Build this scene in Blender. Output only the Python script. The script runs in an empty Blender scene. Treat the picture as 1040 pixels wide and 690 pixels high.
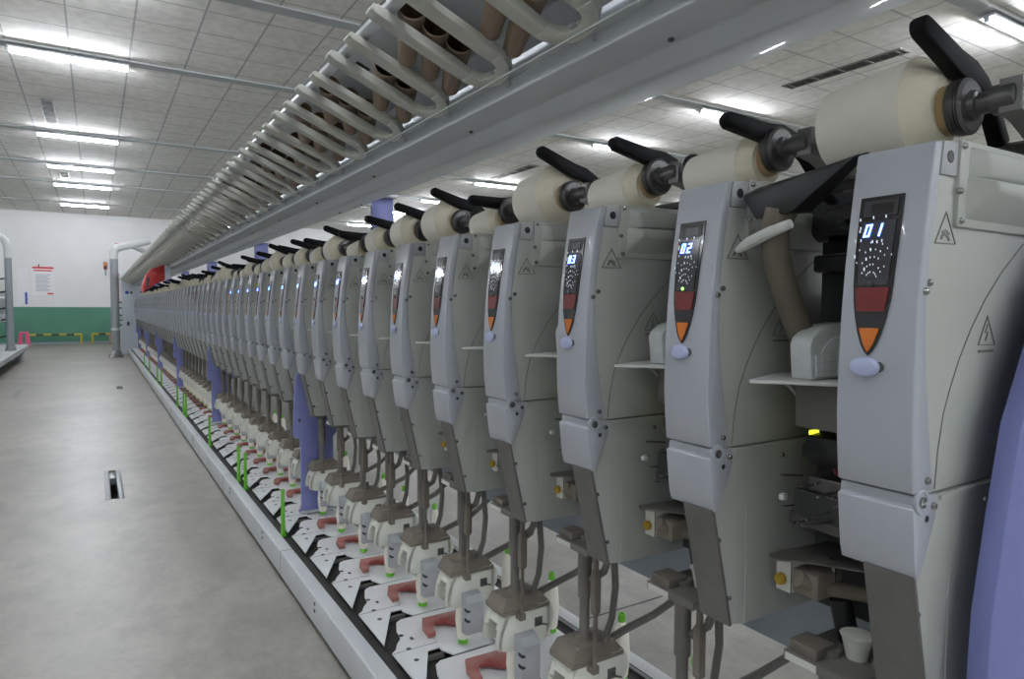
import bpy, bmesh, math, random
from mathutils import Vector, Matrix

random.seed(7)
R = math.radians
H = 1.25                      # eye height: every Z below is measured from the eye, floor = -H
PITCH = 0.32                  # spacing of the winding units along the machine
Y0 = 0.435                    # near face of the first unit
N = 60
SC = bpy.context.scene
C = SC.collection

# ------------------------------------------------------------------ materials
def lin(c):
    return tuple(((x / 12.92) if x <= 0.04045 else ((x + 0.055) / 1.055) ** 2.4) for x in (v / 255.0 for v in c))

def mat(name, rgb, rough=0.5, metal=0.0, var=0.06, scale=14.0, bump=0.0, bscale=60.0, coat=0.0, emit=None, es=0.0, dust=None, dust_amt=0.0):
    m = bpy.data.materials.new(name); m.use_nodes = True
    nt = m.node_tree; b = nt.nodes['Principled BSDF']
    base = lin(rgb)
    b.inputs['Roughness'].default_value = rough
    b.inputs['Metallic'].default_value = metal
    if coat: b.inputs['Coat Weight'].default_value = coat
    b.inputs['Base Color'].default_value = (*base, 1)
    if var or dust:
        tc = nt.nodes.new('ShaderNodeTexCoord')
        ns = nt.nodes.new('ShaderNodeTexNoise'); ns.inputs['Scale'].default_value = scale; ns.inputs['Detail'].default_value = 6
        nt.links.new(tc.outputs['Object'], ns.inputs['Vector'])
        rp = nt.nodes.new('ShaderNodeValToRGB')
        lo = tuple(max(0, x * (1 - var * 1.6)) for x in base); hi = tuple(min(1, x * (1 + var)) for x in base)
        rp.color_ramp.elements[0].color = (*lo, 1); rp.color_ramp.elements[1].color = (*hi, 1)
        rp.color_ramp.elements[0].position = 0.3; rp.color_ramp.elements[1].position = 0.7
        nt.links.new(ns.outputs['Fac'], rp.inputs['Fac'])
        out = rp.outputs['Color']
        if dust:
            n2 = nt.nodes.new('ShaderNodeTexNoise'); n2.inputs['Scale'].default_value = scale * 0.35; n2.inputs['Detail'].default_value = 9
            nt.links.new(tc.outputs['Object'], n2.inputs['Vector'])
            r2 = nt.nodes.new('ShaderNodeValToRGB'); r2.color_ramp.elements[0].position = 0.42; r2.color_ramp.elements[1].position = 0.68
            r2.color_ramp.elements[1].color = (dust_amt,) * 3 + (1,)
            nt.links.new(n2.outputs['Fac'], r2.inputs['Fac'])
            mx = nt.nodes.new('ShaderNodeMixRGB'); mx.inputs['Color2'].default_value = (*lin(dust), 1)
            nt.links.new(r2.outputs['Color'], mx.inputs['Fac']); nt.links.new(out, mx.inputs['Color1'])
            out = mx.outputs['Color']
        nt.links.new(out, b.inputs['Base Color'])
        if bump:
            n3 = nt.nodes.new('ShaderNodeTexNoise'); n3.inputs['Scale'].default_value = bscale; n3.inputs['Detail'].default_value = 5
            nt.links.new(tc.outputs['Object'], n3.inputs['Vector'])
            bp = nt.nodes.new('ShaderNodeBump'); bp.inputs['Strength'].default_value = bump; bp.inputs['Distance'].default_value = 0.004
            nt.links.new(n3.outputs['Fac'], bp.inputs['Height']); nt.links.new(bp.outputs['Normal'], b.inputs['Normal'])
    if emit:
        b.inputs['Emission Color'].default_value = (*lin(emit), 1); b.inputs['Emission Strength'].default_value = es
    return m

M = dict(
    cream=mat('panel_cream', (180, 183, 178), 0.42, var=0.03, scale=5, dust=(150, 148, 132), dust_amt=0.2),
    blue=mat('cover_blue_grey', (170, 174, 183), 0.33, var=0.025, scale=6, coat=0.25),
    steel=mat('front_steel', (114, 112, 109), 0.5, 0.35, var=0.09, scale=18),
    dark=mat('dark_metal', (104, 103, 103), 0.36, 0.65, var=0.1, scale=30),
    dust=mat('dusty_grey', (112, 106, 98), 0.8, var=0.12, scale=25, dust=(140, 132, 118), dust_amt=0.6),
    chrome=mat('chrome', (170, 170, 168), 0.22, 0.9, var=0.04),
    black=mat('black_plastic', (30, 31, 34), 0.42, var=0.15, scale=30),
    gloss=mat('black_gloss', (22, 22, 26), 0.12, var=0.0, coat=0.5),
    lcd=mat('display_glass', (58, 58, 64), 0.1, var=0.0, coat=0.4),
    digit=mat('blue_digit', (120, 150, 255), 0.4, var=0, emit=(95, 135, 255), es=9.0),
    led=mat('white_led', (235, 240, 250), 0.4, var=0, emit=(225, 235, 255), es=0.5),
    green_led=mat('green_led', (150, 230, 120), 0.4, var=0, emit=(150, 240, 110), es=2.0),
    yellow_led=mat('yellow_led', (230, 235, 80), 0.4, var=0, emit=(230, 235, 60), es=1.1),
    redlens=mat('red_lens', (112, 22, 24), 0.15, var=0.05, coat=0.5),
    amber=mat('amber_lens', (206, 110, 22), 0.18, var=0.1, scale=60, coat=0.5),
    button=mat('button_blue', (178, 186, 220), 0.3, var=0.02, coat=0.3),
    line=mat('printed_line', (122, 122, 115), 0.6, var=0),
    seam=mat('seam_dark', (84, 86, 84), 0.7, var=0),
    yarn=mat('cream_yarn', (246, 241, 230), 0.88, var=0.035, scale=7, bump=0.25, bscale=120),
    yarn_end=mat('yarn_end', (240, 233, 212), 0.88, var=0.05, scale=20, bump=0.3, bscale=200),
    paper=mat('brown_paper', (146, 127, 110), 0.72, var=0.06, scale=12),
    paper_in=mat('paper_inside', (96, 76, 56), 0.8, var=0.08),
    tan=mat('tan_ring', (176, 148, 108), 0.7, var=0.06),
    handle=mat('handle_black', (19, 19, 22), 0.6, var=0.15, scale=40, bump=0.1, bscale=150),
    white=mat('white_plate', (228, 231, 235), 0.35, var=0.03, scale=6, dust=(176, 172, 164), dust_amt=0.35),
    shell=mat('shell_white', (222, 224, 214), 0.48, var=0.04, scale=10, dust=(160, 154, 138), dust_amt=0.3),
    box=mat('sensor_grey', (178, 182, 187), 0.5, var=0.06, scale=18, dust=(150, 146, 140), dust_amt=0.4),
    red=mat('red_guide', (140, 58, 54), 0.55, var=0.1, scale=25, dust=(176, 150, 140), dust_amt=0.45),
    green=mat('green_tip', (108, 190, 52), 0.45, var=0.06),
    lilac=mat('frame_lilac', (118, 124, 180), 0.4, var=0.03, scale=4, coat=0.15),
    lilac_edge=mat('frame_lilac_edge', (158, 164, 208), 0.35, var=0.02),
    beam=mat('beam_blue_grey', (208, 213, 220), 0.42, 0.0, var=0.03, scale=3, coat=0.2),
    alu=mat('aluminium', (200, 203, 207), 0.32, 0.25, var=0.05, scale=5),
    rail=mat('rail_paint', (208, 211, 215), 0.38, 0.1, var=0.04, scale=4),
    belt=mat('conveyor_black', (48, 46, 45), 0.6, var=0.12, scale=10),
    tray=mat('tray_dark', (60, 59, 58), 0.7, var=0.15),
    fork=mat('rail_dusty', (190, 191, 184), 0.7, var=0.06, scale=15, dust=(214, 212, 198), dust_amt=0.7, bump=0.5, bscale=80),
    duct=mat('duct_grey', (150, 158, 168), 0.4, var=0.04, scale=3),
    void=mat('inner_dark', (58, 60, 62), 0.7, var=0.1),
    taupe=mat('pipe_taupe', (112, 104, 92), 0.5, 0.1, var=0.06),
    clear=mat('cover_clear', (206, 212, 212), 0.2, var=0.05, scale=60, coat=0.4),
    yellow=mat('yellow_knob', (172, 140, 32), 0.5, var=0.1),
    redwire=mat('red_wire', (150, 66, 76), 0.5, var=0),
    hose=mat('hose_grey', (116, 113, 109), 0.55, var=0.08),
    pipe=mat('pipe_grey', (142, 148, 152), 0.4, var=0.04),
    pale=mat('pale_pipe', (206, 208, 206), 0.4, var=0.03),
    cab=mat('cabinet_pale', (206, 213, 220), 0.4, var=0.02, scale=3),
    redpaint=mat('red_paint', (176, 36, 38), 0.4, var=0.05),
    pink=mat('pink_plastic', (232, 92, 140), 0.45, var=0.03),
    yellowp=mat('barrier_yellow', (190, 176, 62), 0.5, var=0.08),
    barrier_dark=mat('barrier_black', (58, 70, 50), 0.5, var=0.08),
    wood=mat('crate_wood', (150, 122, 92), 0.8, var=0.2, scale=9),
    paperw=mat('poster_paper', (232, 233, 236), 0.6, var=0.01),
    posterred=mat('poster_red', (206, 62, 66), 0.6, var=0),
    greyink=mat('poster_ink', (166, 168, 176), 0.6, var=0),
    label=mat('white_label', (214, 214, 208), 0.5, var=0.03),
    tube=mat('lamp_tube', (255, 255, 255), 0.4, var=0, emit=(244, 248, 255), es=150.0),
    lampbody=mat('lamp_body', (214, 218, 220), 0.5, var=0.02),
    vent=mat('vent_dark', (70, 70, 70), 0.6, 0.2, var=0.1),
    ventframe=mat('vent_frame', (140, 140, 136), 0.5, 0.2, var=0.05),
    strip=mat('ceiling_strip', (186, 190, 192), 0.4, 0.1, var=0.04, scale=3),
    blueink=mat('logo_blue', (60, 80, 170), 0.5, var=0),
)

def floor_material():
    m = bpy.data.materials.new('polished_concrete'); m.use_nodes = True
    nt = m.node_tree; b = nt.nodes['Principled BSDF']
    tc = nt.nodes.new('ShaderNodeTexCoord')
    def noise(s, d, sc=(1, 1, 1)):
        mp = nt.nodes.new('ShaderNodeMapping'); mp.inputs['Scale'].default_value = sc
        nt.links.new(tc.outputs['Object'], mp.inputs['Vector'])
        n = nt.nodes.new('ShaderNodeTexNoise'); n.inputs['Scale'].default_value = s; n.inputs['Detail'].default_value = d; n.inputs['Roughness'].default_value = 0.62
        nt.links.new(mp.outputs['Vector'], n.inputs['Vector']); return n
    a = noise(0.9, 8); c = noise(7.0, 10, (1, 0.6, 1)); e = noise(38, 6)
    rp = nt.nodes.new('ShaderNodeValToRGB')
    rp.color_ramp.elements[0].position = 0.28; rp.color_ramp.elements[1].position = 0.72
    rp.color_ramp.elements[0].color = (*lin((144, 141, 134)), 1); rp.color_ramp.elements[1].color = (*lin((172, 169, 161)), 1)
    nt.links.new(a.outputs['Fac'], rp.inputs['Fac'])
    r2 = nt.nodes.new('ShaderNodeValToRGB')
    r2.color_ramp.elements[0].position = 0.36; r2.color_ramp.elements[1].position = 0.6
    r2.color_ramp.elements[0].color = (0.80, 0.80, 0.79, 1); r2.color_ramp.elements[1].color = (1.03, 1.03, 1.02, 1)
    nt.links.new(c.outputs['Fac'], r2.inputs['Fac'])
    r3 = nt.nodes.new('ShaderNodeValToRGB')
    r3.color_ramp.elements[0].position = 0.3; r3.color_ramp.elements[1].position = 0.55
    r3.color_ramp.elements[0].color = (0.86, 0.86, 0.85, 1); r3.color_ramp.elements[1].color = (1, 1, 1, 1)
    nt.links.new(e.outputs['Fac'], r3.inputs['Fac'])
    m1 = nt.nodes.new('ShaderNodeMixRGB'); m1.blend_type = 'MULTIPLY'; m1.inputs['Fac'].default_value = 1
    nt.links.new(rp.outputs['Color'], m1.inputs['Color1']); nt.links.new(r2.outputs['Color'], m1.inputs['Color2'])
    m2 = nt.nodes.new('ShaderNodeMixRGB'); m2.blend_type = 'MULTIPLY'; m2.inputs['Fac'].default_value = 0.8
    nt.links.new(m1.outputs['Color'], m2.inputs['Color1']); nt.links.new(r3.outputs['Color'], m2.inputs['Color2'])
    nt.links.new(m2.outputs['Color'], b.inputs['Base Color'])
    rr = nt.nodes.new('ShaderNodeMapRange'); rr.inputs['To Min'].default_value = 0.3; rr.inputs['To Max'].default_value = 0.52
    nt.links.new(c.outputs['Fac'], rr.inputs['Value']); nt.links.new(rr.outputs['Result'], b.inputs['Roughness'])
    bp = nt.nodes.new('ShaderNodeBump'); bp.inputs['Strength'].default_value = 0.12; bp.inputs['Distance'].default_value = 0.01
    nt.links.new(c.outputs['Fac'], bp.inputs['Height']); nt.links.new(bp.outputs['Normal'], b.inputs['Normal'])
    return m

def ceiling_material():
    m = bpy.data.materials.new('ceiling_tiles'); m.use_nodes = True
    nt = m.node_tree; b = nt.nodes['Principled BSDF']; b.inputs['Roughness'].default_value = 0.85
    tc = nt.nodes.new('ShaderNodeTexCoord')
    mp = nt.nodes.new('ShaderNodeMapping'); mp.inputs['Location'].default_value = (0.19, -0.78 + 0.018, 0)
    nt.links.new(tc.outputs['Object'], mp.inputs['Vector'])
    br = nt.nodes.new('ShaderNodeTexBrick'); br.offset = 0.0; br.squash = 1.0
    br.inputs['Scale'].default_value = 1.0; br.inputs['Brick Width'].default_value = 0.6; br.inputs['Row Height'].default_value = 0.61
    br.inputs['Mortar Size'].default_value = 0.012; br.inputs['Mortar Smooth'].default_value = 0.3; br.inputs['Bias'].default_value = 0.0
    br.inputs['Color1'].default_value = (*lin((243, 241, 236)), 1); br.inputs['Color2'].default_value = (*lin((238, 236, 231)), 1)
    br.inputs['Mortar'].default_value = (*lin((188, 188, 187)), 1)
    nt.links.new(mp.outputs['Vector'], br.inputs['Vector'])
    # pinholes of the acoustic tile
    vo = nt.nodes.new('ShaderNodeTexVoronoi'); vo.inputs['Scale'].default_value = 38; vo.inputs['Randomness'].default_value = 0.25
    nt.links.new(tc.outputs['Object'], vo.inputs['Vector'])
    r = nt.nodes.new('ShaderNodeValToRGB'); r.color_ramp.elements[0].position = 0.18; r.color_ramp.elements[1].position = 0.3
    r.color_ramp.elements[0].color = (0.72, 0.72, 0.72, 1); r.color_ramp.elements[1].color = (1, 1, 1, 1)
    nt.links.new(vo.outputs['Distance'], r.inputs['Fac'])
    ns = nt.nodes.new('ShaderNodeTexNoise'); ns.inputs['Scale'].default_value = 9; ns.inputs['Detail'].default_value = 6
    nt.links.new(tc.outputs['Object'], ns.inputs['Vector'])
    r2 = nt.nodes.new('ShaderNodeValToRGB'); r2.color_ramp.elements[0].color = (0.88, 0.88, 0.88, 1); r2.color_ramp.elements[1].color = (1.02, 1.02, 1.02, 1)
    r2.color_ramp.elements[0].position = 0.35; r2.color_ramp.elements[1].position = 0.6
    nt.links.new(ns.outputs['Fac'], r2.inputs['Fac'])
    m1 = nt.nodes.new('ShaderNodeMixRGB'); m1.blend_type = 'MULTIPLY'; m1.inputs['Fac'].default_value = 1
    nt.links.new(br.outputs['Color'], m1.inputs['Color1']); nt.links.new(r.outputs['Color'], m1.inputs['Color2'])
    m2 = nt.nodes.new('ShaderNodeMixRGB'); m2.blend_type = 'MULTIPLY'; m2.inputs['Fac'].default_value = 1
    nt.links.new(m1.outputs['Color'], m2.inputs['Color1']); nt.links.new(r2.outputs['Color'], m2.inputs['Color2'])
    nt.links.new(m2.outputs['Color'], b.inputs['Base Color'])
    return m

def wall_material(green=True):
    m = bpy.data.materials.new('painted_wall'); m.use_nodes = True
    nt = m.node_tree; b = nt.nodes['Principled BSDF']; b.inputs['Roughness'].default_value = 0.55
    tc = nt.nodes.new('ShaderNodeTexCoord'); sp = nt.nodes.new('ShaderNodeSeparateXYZ')
    nt.links.new(tc.outputs['Object'], sp.inputs['Vector'])
    gt = nt.nodes.new('ShaderNodeMath'); gt.operation = 'GREATER_THAN'; gt.inputs[1].default_value = 1.19
    nt.links.new(sp.outputs['Z'], gt.inputs[0])
    ns = nt.nodes.new('ShaderNodeTexNoise'); ns.inputs['Scale'].default_value = 2.2; ns.inputs['Detail'].default_value = 8
    nt.links.new(tc.outputs['Object'], ns.inputs['Vector'])
    g = nt.nodes.new('ShaderNodeValToRGB'); g.color_ramp.elements[0].color = (*lin((66, 122, 102)), 1); g.color_ramp.elements[1].color = (*lin((88, 146, 122)), 1)
    w = nt.nodes.new('ShaderNodeValToRGB'); w.color_ramp.elements[0].color = (*lin((222, 222, 222)), 1); w.color_ramp.elements[1].color = (*lin((232, 232, 232)), 1)
    nt.links.new(ns.outputs['Fac'], g.inputs['Fac']); nt.links.new(ns.outputs['Fac'], w.inputs['Fac'])
    mx = nt.nodes.new('ShaderNodeMixRGB')
    nt.links.new(gt.outputs[0], mx.inputs['Fac']); nt.links.new(g.outputs['Color'], mx.inputs['Color1']); nt.links.new(w.outputs['Color'], mx.inputs['Color2'])
    nt.links.new(mx.outputs['Color'], b.inputs['Base Color'])
    return m
M['handle'].node_tree.nodes['Principled BSDF'].inputs['Specular IOR Level'].default_value = 0.2
M['floor'] = floor_material(); M['ceiling'] = ceiling_material(); M['wall'] = wall_material()

# ------------------------------------------------------------------ mesh builder
class MB:
    def __init__(s): s.v = []; s.f = []; s.m = []; s.mats = []
    def mi(s, name):
        if name not in s.mats: s.mats.append(name)
        return s.mats.index(name)
    def add(s, vs, fs, m):
        o = len(s.v); k = s.mi(m)
        s.v += [tuple(p) for p in vs]
        for f in fs: s.f.append([i + o for i in f]); s.m.append(k)
        return s
    def box(s, x0, x1, y0, y1, z0, z1, m):
        vs = [(x, y, z) for x in (x0, x1) for y in (y0, y1) for z in (z0, z1)]
        return s.add(vs, [(0, 1, 3, 2), (4, 6, 7, 5), (0, 4, 5, 1), (2, 3, 7, 6), (0, 2, 6, 4), (1, 5, 7, 3)], m)
    def prism(s, poly, a, b, m, ax='y'):
        n = len(poly)
        def P(p, t):
            return (p[0], t, p[1]) if ax == 'y' else ((p[0], p[1], t) if ax == 'z' else (t, p[0], p[1]))
        vs = [P(p, a) for p in poly] + [P(p, b) for p in poly]
        fs = [list(range(n)), list(range(2 * n - 1, n - 1, -1))]
        fs += [(i, i + n, (i + 1) % n + n, (i + 1) % n) for i in range(n)]
        return s.add(vs, fs, m)
    def frustum(s, q0, z0, q1, z1, m):
        n = len(q0); vs = [(x, y, z0) for x, y in q0] + [(x, y, z1) for x, y in q1]
        fs = [list(range(n - 1, -1, -1)), list(range(n, 2 * n))] + [(i, (i + 1) % n, (i + 1) % n + n, i + n) for i in range(n)]
        return s.add(vs, fs, m)
    def tube(s, path, r, m, n=10, cap=True, flat=None):
        P = [Vector(p) for p in path]; k = len(P); rr = r if isinstance(r, (list, tuple)) else [r] * k
        vs = []; up = None
        for i in range(k):
            d = (P[min(i + 1, k - 1)] - P[max(i - 1, 0)]).normalized()
            if up is None:
                up = Vector((0, 0, 1)) if abs(d.z) < 0.9 else Vector((0, 1, 0))
            u = (up - d * up.dot(d)).normalized(); w = d.cross(u); up = u
            for j in range(n):
                a = 2 * math.pi * (j + 0.5) / n
                vs.append(P[i] + (u * math.cos(a) * (flat[0] if flat else 1) + w * math.sin(a) * (flat[1] if flat else 1)) * rr[i])
        fs = [(i * n + j, i * n + (j + 1) % n, (i + 1) * n + (j + 1) % n, (i + 1) * n + j) for i in range(k - 1) for j in range(n)]
        if cap: fs += [list(range(n - 1, -1, -1)), [(k - 1) * n + j for j in range(n)]]
        return s.add(vs, fs, m)
    def lathe(s, c, ax, prof, m, n=24, cap=True):
        c = Vector(c); A = {'x': Vector((1, 0, 0)), 'y': Vector((0, 1, 0)), 'z': Vector((0, 0, 1))}[ax] if isinstance(ax, str) else Vector(ax).normalized()
        u = A.orthogonal().normalized(); w = A.cross(u); vs = []; k = len(prof)
        for t, r in prof:
            for j in range(n):
                a = 2 * math.pi * j / n
                vs.append(c + A * t + (u * math.cos(a) + w * math.sin(a)) * r)
        fs = [(i * n + j, i * n + (j + 1) % n, (i + 1) * n + (j + 1) % n, (i + 1) * n + j) for i in range(k - 1) for j in range(n)]
        if cap: fs += [list(range(n - 1, -1, -1)), [(k - 1) * n + j for j in range(n)]]
        return s.add(vs, fs, m)
    def build(s, name, parent=None, org=(0, 0, 0), bevel=0.0, seg=2, smooth=32, lift=H):
        me = bpy.data.meshes.new(name)
        ox, oy, oz = org
        me.from_pydata([(x - ox, y - oy, z - oz) for x, y, z in s.v], [], s.f)
        for i, k in enumerate(s.m): me.polygons[i].material_index = k
        for k in s.mats: me.materials.append(M[k])
        bm = bmesh.new(); bm.from_mesh(me)
        bmesh.ops.recalc_face_normals(bm, faces=bm.faces)
        if bevel:
            ed = [e for e in bm.edges if len(e.link_faces) == 2 and e.calc_face_angle(0) > R(28)]
            bmesh.ops.bevel(bm, geom=ed, offset=bevel, segments=seg, profile=0.5, affect='EDGES', clamp_overlap=True)
        bm.to_mesh(me); bm.free()
        for p in me.polygons: p.use_smooth = True
        me.set_sharp_from_angle(angle=R(smooth))
        o = bpy.data.objects.new(name, me); C.objects.link(o)
        if parent is not None: o.parent = parent
        else: o.location = (ox, oy, oz + lift)
        return o

def tag(o, label=None, cat=None, group=None, kind=None):
    if label: o['label'] = label
    if cat: o['category'] = cat
    if group: o['group'] = group
    if kind: o['kind'] = kind
    return o
def empty(name, loc):
    o = bpy.data.objects.new(name, None); o.empty_display_size = 0.05; C.objects.link(o); o.location = (loc[0], loc[1], loc[2] + H)
    return o
KIDS = {}
def children(o):
    if o.name not in KIDS: KIDS[o.name] = [c for c in C.objects if c.parent is o]
    return KIDS[o.name]
def copy_tree(o, parent=None):
    c = o.copy(); C.objects.link(c)
    if parent is not None: c.parent = parent
    for ch in children(o): copy_tree(ch, c)
    return c

ONES = ['', 'first', 'second', 'third', 'fourth', 'fifth', 'sixth', 'seventh', 'eighth', 'ninth', 'tenth', 'eleventh', 'twelfth', 'thirteenth', 'fourteenth',
        'fifteenth', 'sixteenth', 'seventeenth', 'eighteenth', 'nineteenth']
TENS = {2: ('twentieth', 'twenty'), 3: ('thirtieth', 'thirty'), 4: ('fortieth', 'forty'), 5: ('fiftieth', 'fifty'), 6: ('sixtieth', 'sixty')}
def nth(n):
    if n < 20: return ONES[n]
    t, o = divmod(n, 10)
    return TENS[t][0] if o == 0 else TENS[t][1] + '-' + ONES[o]

def lerp(tab, z):
    tab = sorted(tab)
    if z <= tab[0][0]: return tab[0][1]
    for (a, x), (b, y) in zip(tab, tab[1:]):
        if z <= b: return x + (y - x) * (z - a) / (b - a)
    return tab[-1][1]
FT = [(0.204, .868), (0.15, .859), (0.1, .8515), (0.05, .845), (0.0, .8405), (-0.05, .8375), (-0.1, .8358), (-0.14, .8356), (-0.18, .838), (-0.228, .843)]
def F(z): return lerp(FT, z)

# ------------------------------------------------------------------ winding unit
UO = (1.0, 0.045, -0.545)      # a unit's own origin: bottom of its housing

def on_front(mb, outline_rows, off0, off1, m):
    """A plate that follows the curved front: rows of (z, y_low, y_high)."""
    k = len(outline_rows); vs = []
    for off in (off0, off1):
        for z, a, b in outline_rows:
            vs += [(F(z) - off, a, z), (F(z) - off, b, z)]
    o = 2 * k; fs = []
    for i in range(k - 1):
        fs.append((o + 2 * i, o + 2 * i + 1, o + 2 * i + 3, o + 2 * i + 2))
        fs.append((2 * i, o + 2 * i, o + 2 * i + 2, 2 * i + 2)); fs.append((2 * i + 1, 2 * i + 3, o + 2 * i + 3, o + 2 * i + 1))
    fs += [(0, 1, o + 1, o), (2 * k - 2, o + 2 * k - 2, o + 2 * k - 1, 2 * k - 1)]
    mb.add(vs, fs, m)

SEG = {'0': 'abcdef', '1': 'bc', '2': 'abged', '3': 'abgcd', '4': 'fgbc', '5': 'afgcd', '6': 'afgedc', '7': 'abc', '8': 'abcdefg', '9': 'abcdfg'}
def digits_mb(num):
    mb = MB(); txt = '%02d' % num; w, h, t = 0.0078, 0.016, 0.0019
    for i, ch in enumerate(txt):
        yc = 0.0655 - i * 0.0135; zc = 0.100
        g = {'a': (-w / 2, w / 2, h / 2 - t, h / 2), 'd': (-w / 2, w / 2, -h / 2, -h / 2 + t), 'g': (-w / 2, w / 2, -t / 2, t / 2),
             'b': (w / 2 - t, w / 2, 0, h / 2), 'c': (w / 2 - t, w / 2, -h / 2, 0), 'f': (-w / 2, -w / 2 + t, 0, h / 2), 'e': (-w / 2, -w / 2 + t, -h / 2, 0)}
        for s in SEG[ch]:
            a, b, c, d = g[s]
            q = []
            for off in (0.0035, 0.0046):
                for (p, z) in ((a, c), (b, c), (b, d), (a, d)):
                    q.append((F(zc + z) - off, yc - p - z * 0.22, zc + z))
            mb.add(q, [(4, 5, 6, 7), (0, 1, 5, 4), (1, 2, 6, 5), (2, 3, 7, 6), (3, 0, 4, 7)], 'digit')
    return mb

SHIELD = [(0.1435, .0245, .080), (0.12, .0245, .0803), (0.09, .0255, .0803), (0.06, .0265, .080), (0.03, .0278, .0788), (0.01, .0295, .077), (-0.01, .033, .074), (-0.03, .038, .0695), (-0.045, .0435, .0645), (-0.054, .0485, .0595), (-0.0595, .0535, .0545)]
def shield_rows(z0, z1, inset):
    lo = [(z, a) for z, a, b in SHIELD]; hi = [(z, b) for z, a, b in SHIELD]
    zs = sorted({z0, z1} | {z for z, _, _ in SHIELD if z1 < z < z0}, reverse=True)
    return [(z, lerp(lo, z) + inset, lerp(hi, z) - inset) for z in zs]

def flat_line(mb, pts, w, m, y=-0.0012, d=0.0016):
    """thin line laid on the near side panel (an X-Z polyline)"""
    for (x0, z0), (x1, z1) in zip(pts, pts[1:]):
        L = math.hypot(x1 - x0, z1 - z0) or 1; nx, nz = -(z1 - z0) / L * w / 2, (x1 - x0) / L * w / 2
        ex, ez = (x1 - x0) / L * w * 0.3, (z1 - z0) / L * w * 0.3
        mb.prism([(x0 - ex + nx, z0 - ez + nz), (x1 + ex + nx, z1 + ez + nz), (x1 + ex - nx, z1 + ez - nz), (x0 - ex - nx, z0 - ez - nz)], y, y + d, m)

def screw(mb, x, z, y=-0.001, r=0.0048, m='chrome'):
    mb.lathe((x, y, z), (0, -1, 0), [(-0.002, r), (0.0015, r), (0.0035, r * 0.75), (0.0042, r * 0.3)], m, 12)

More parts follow.
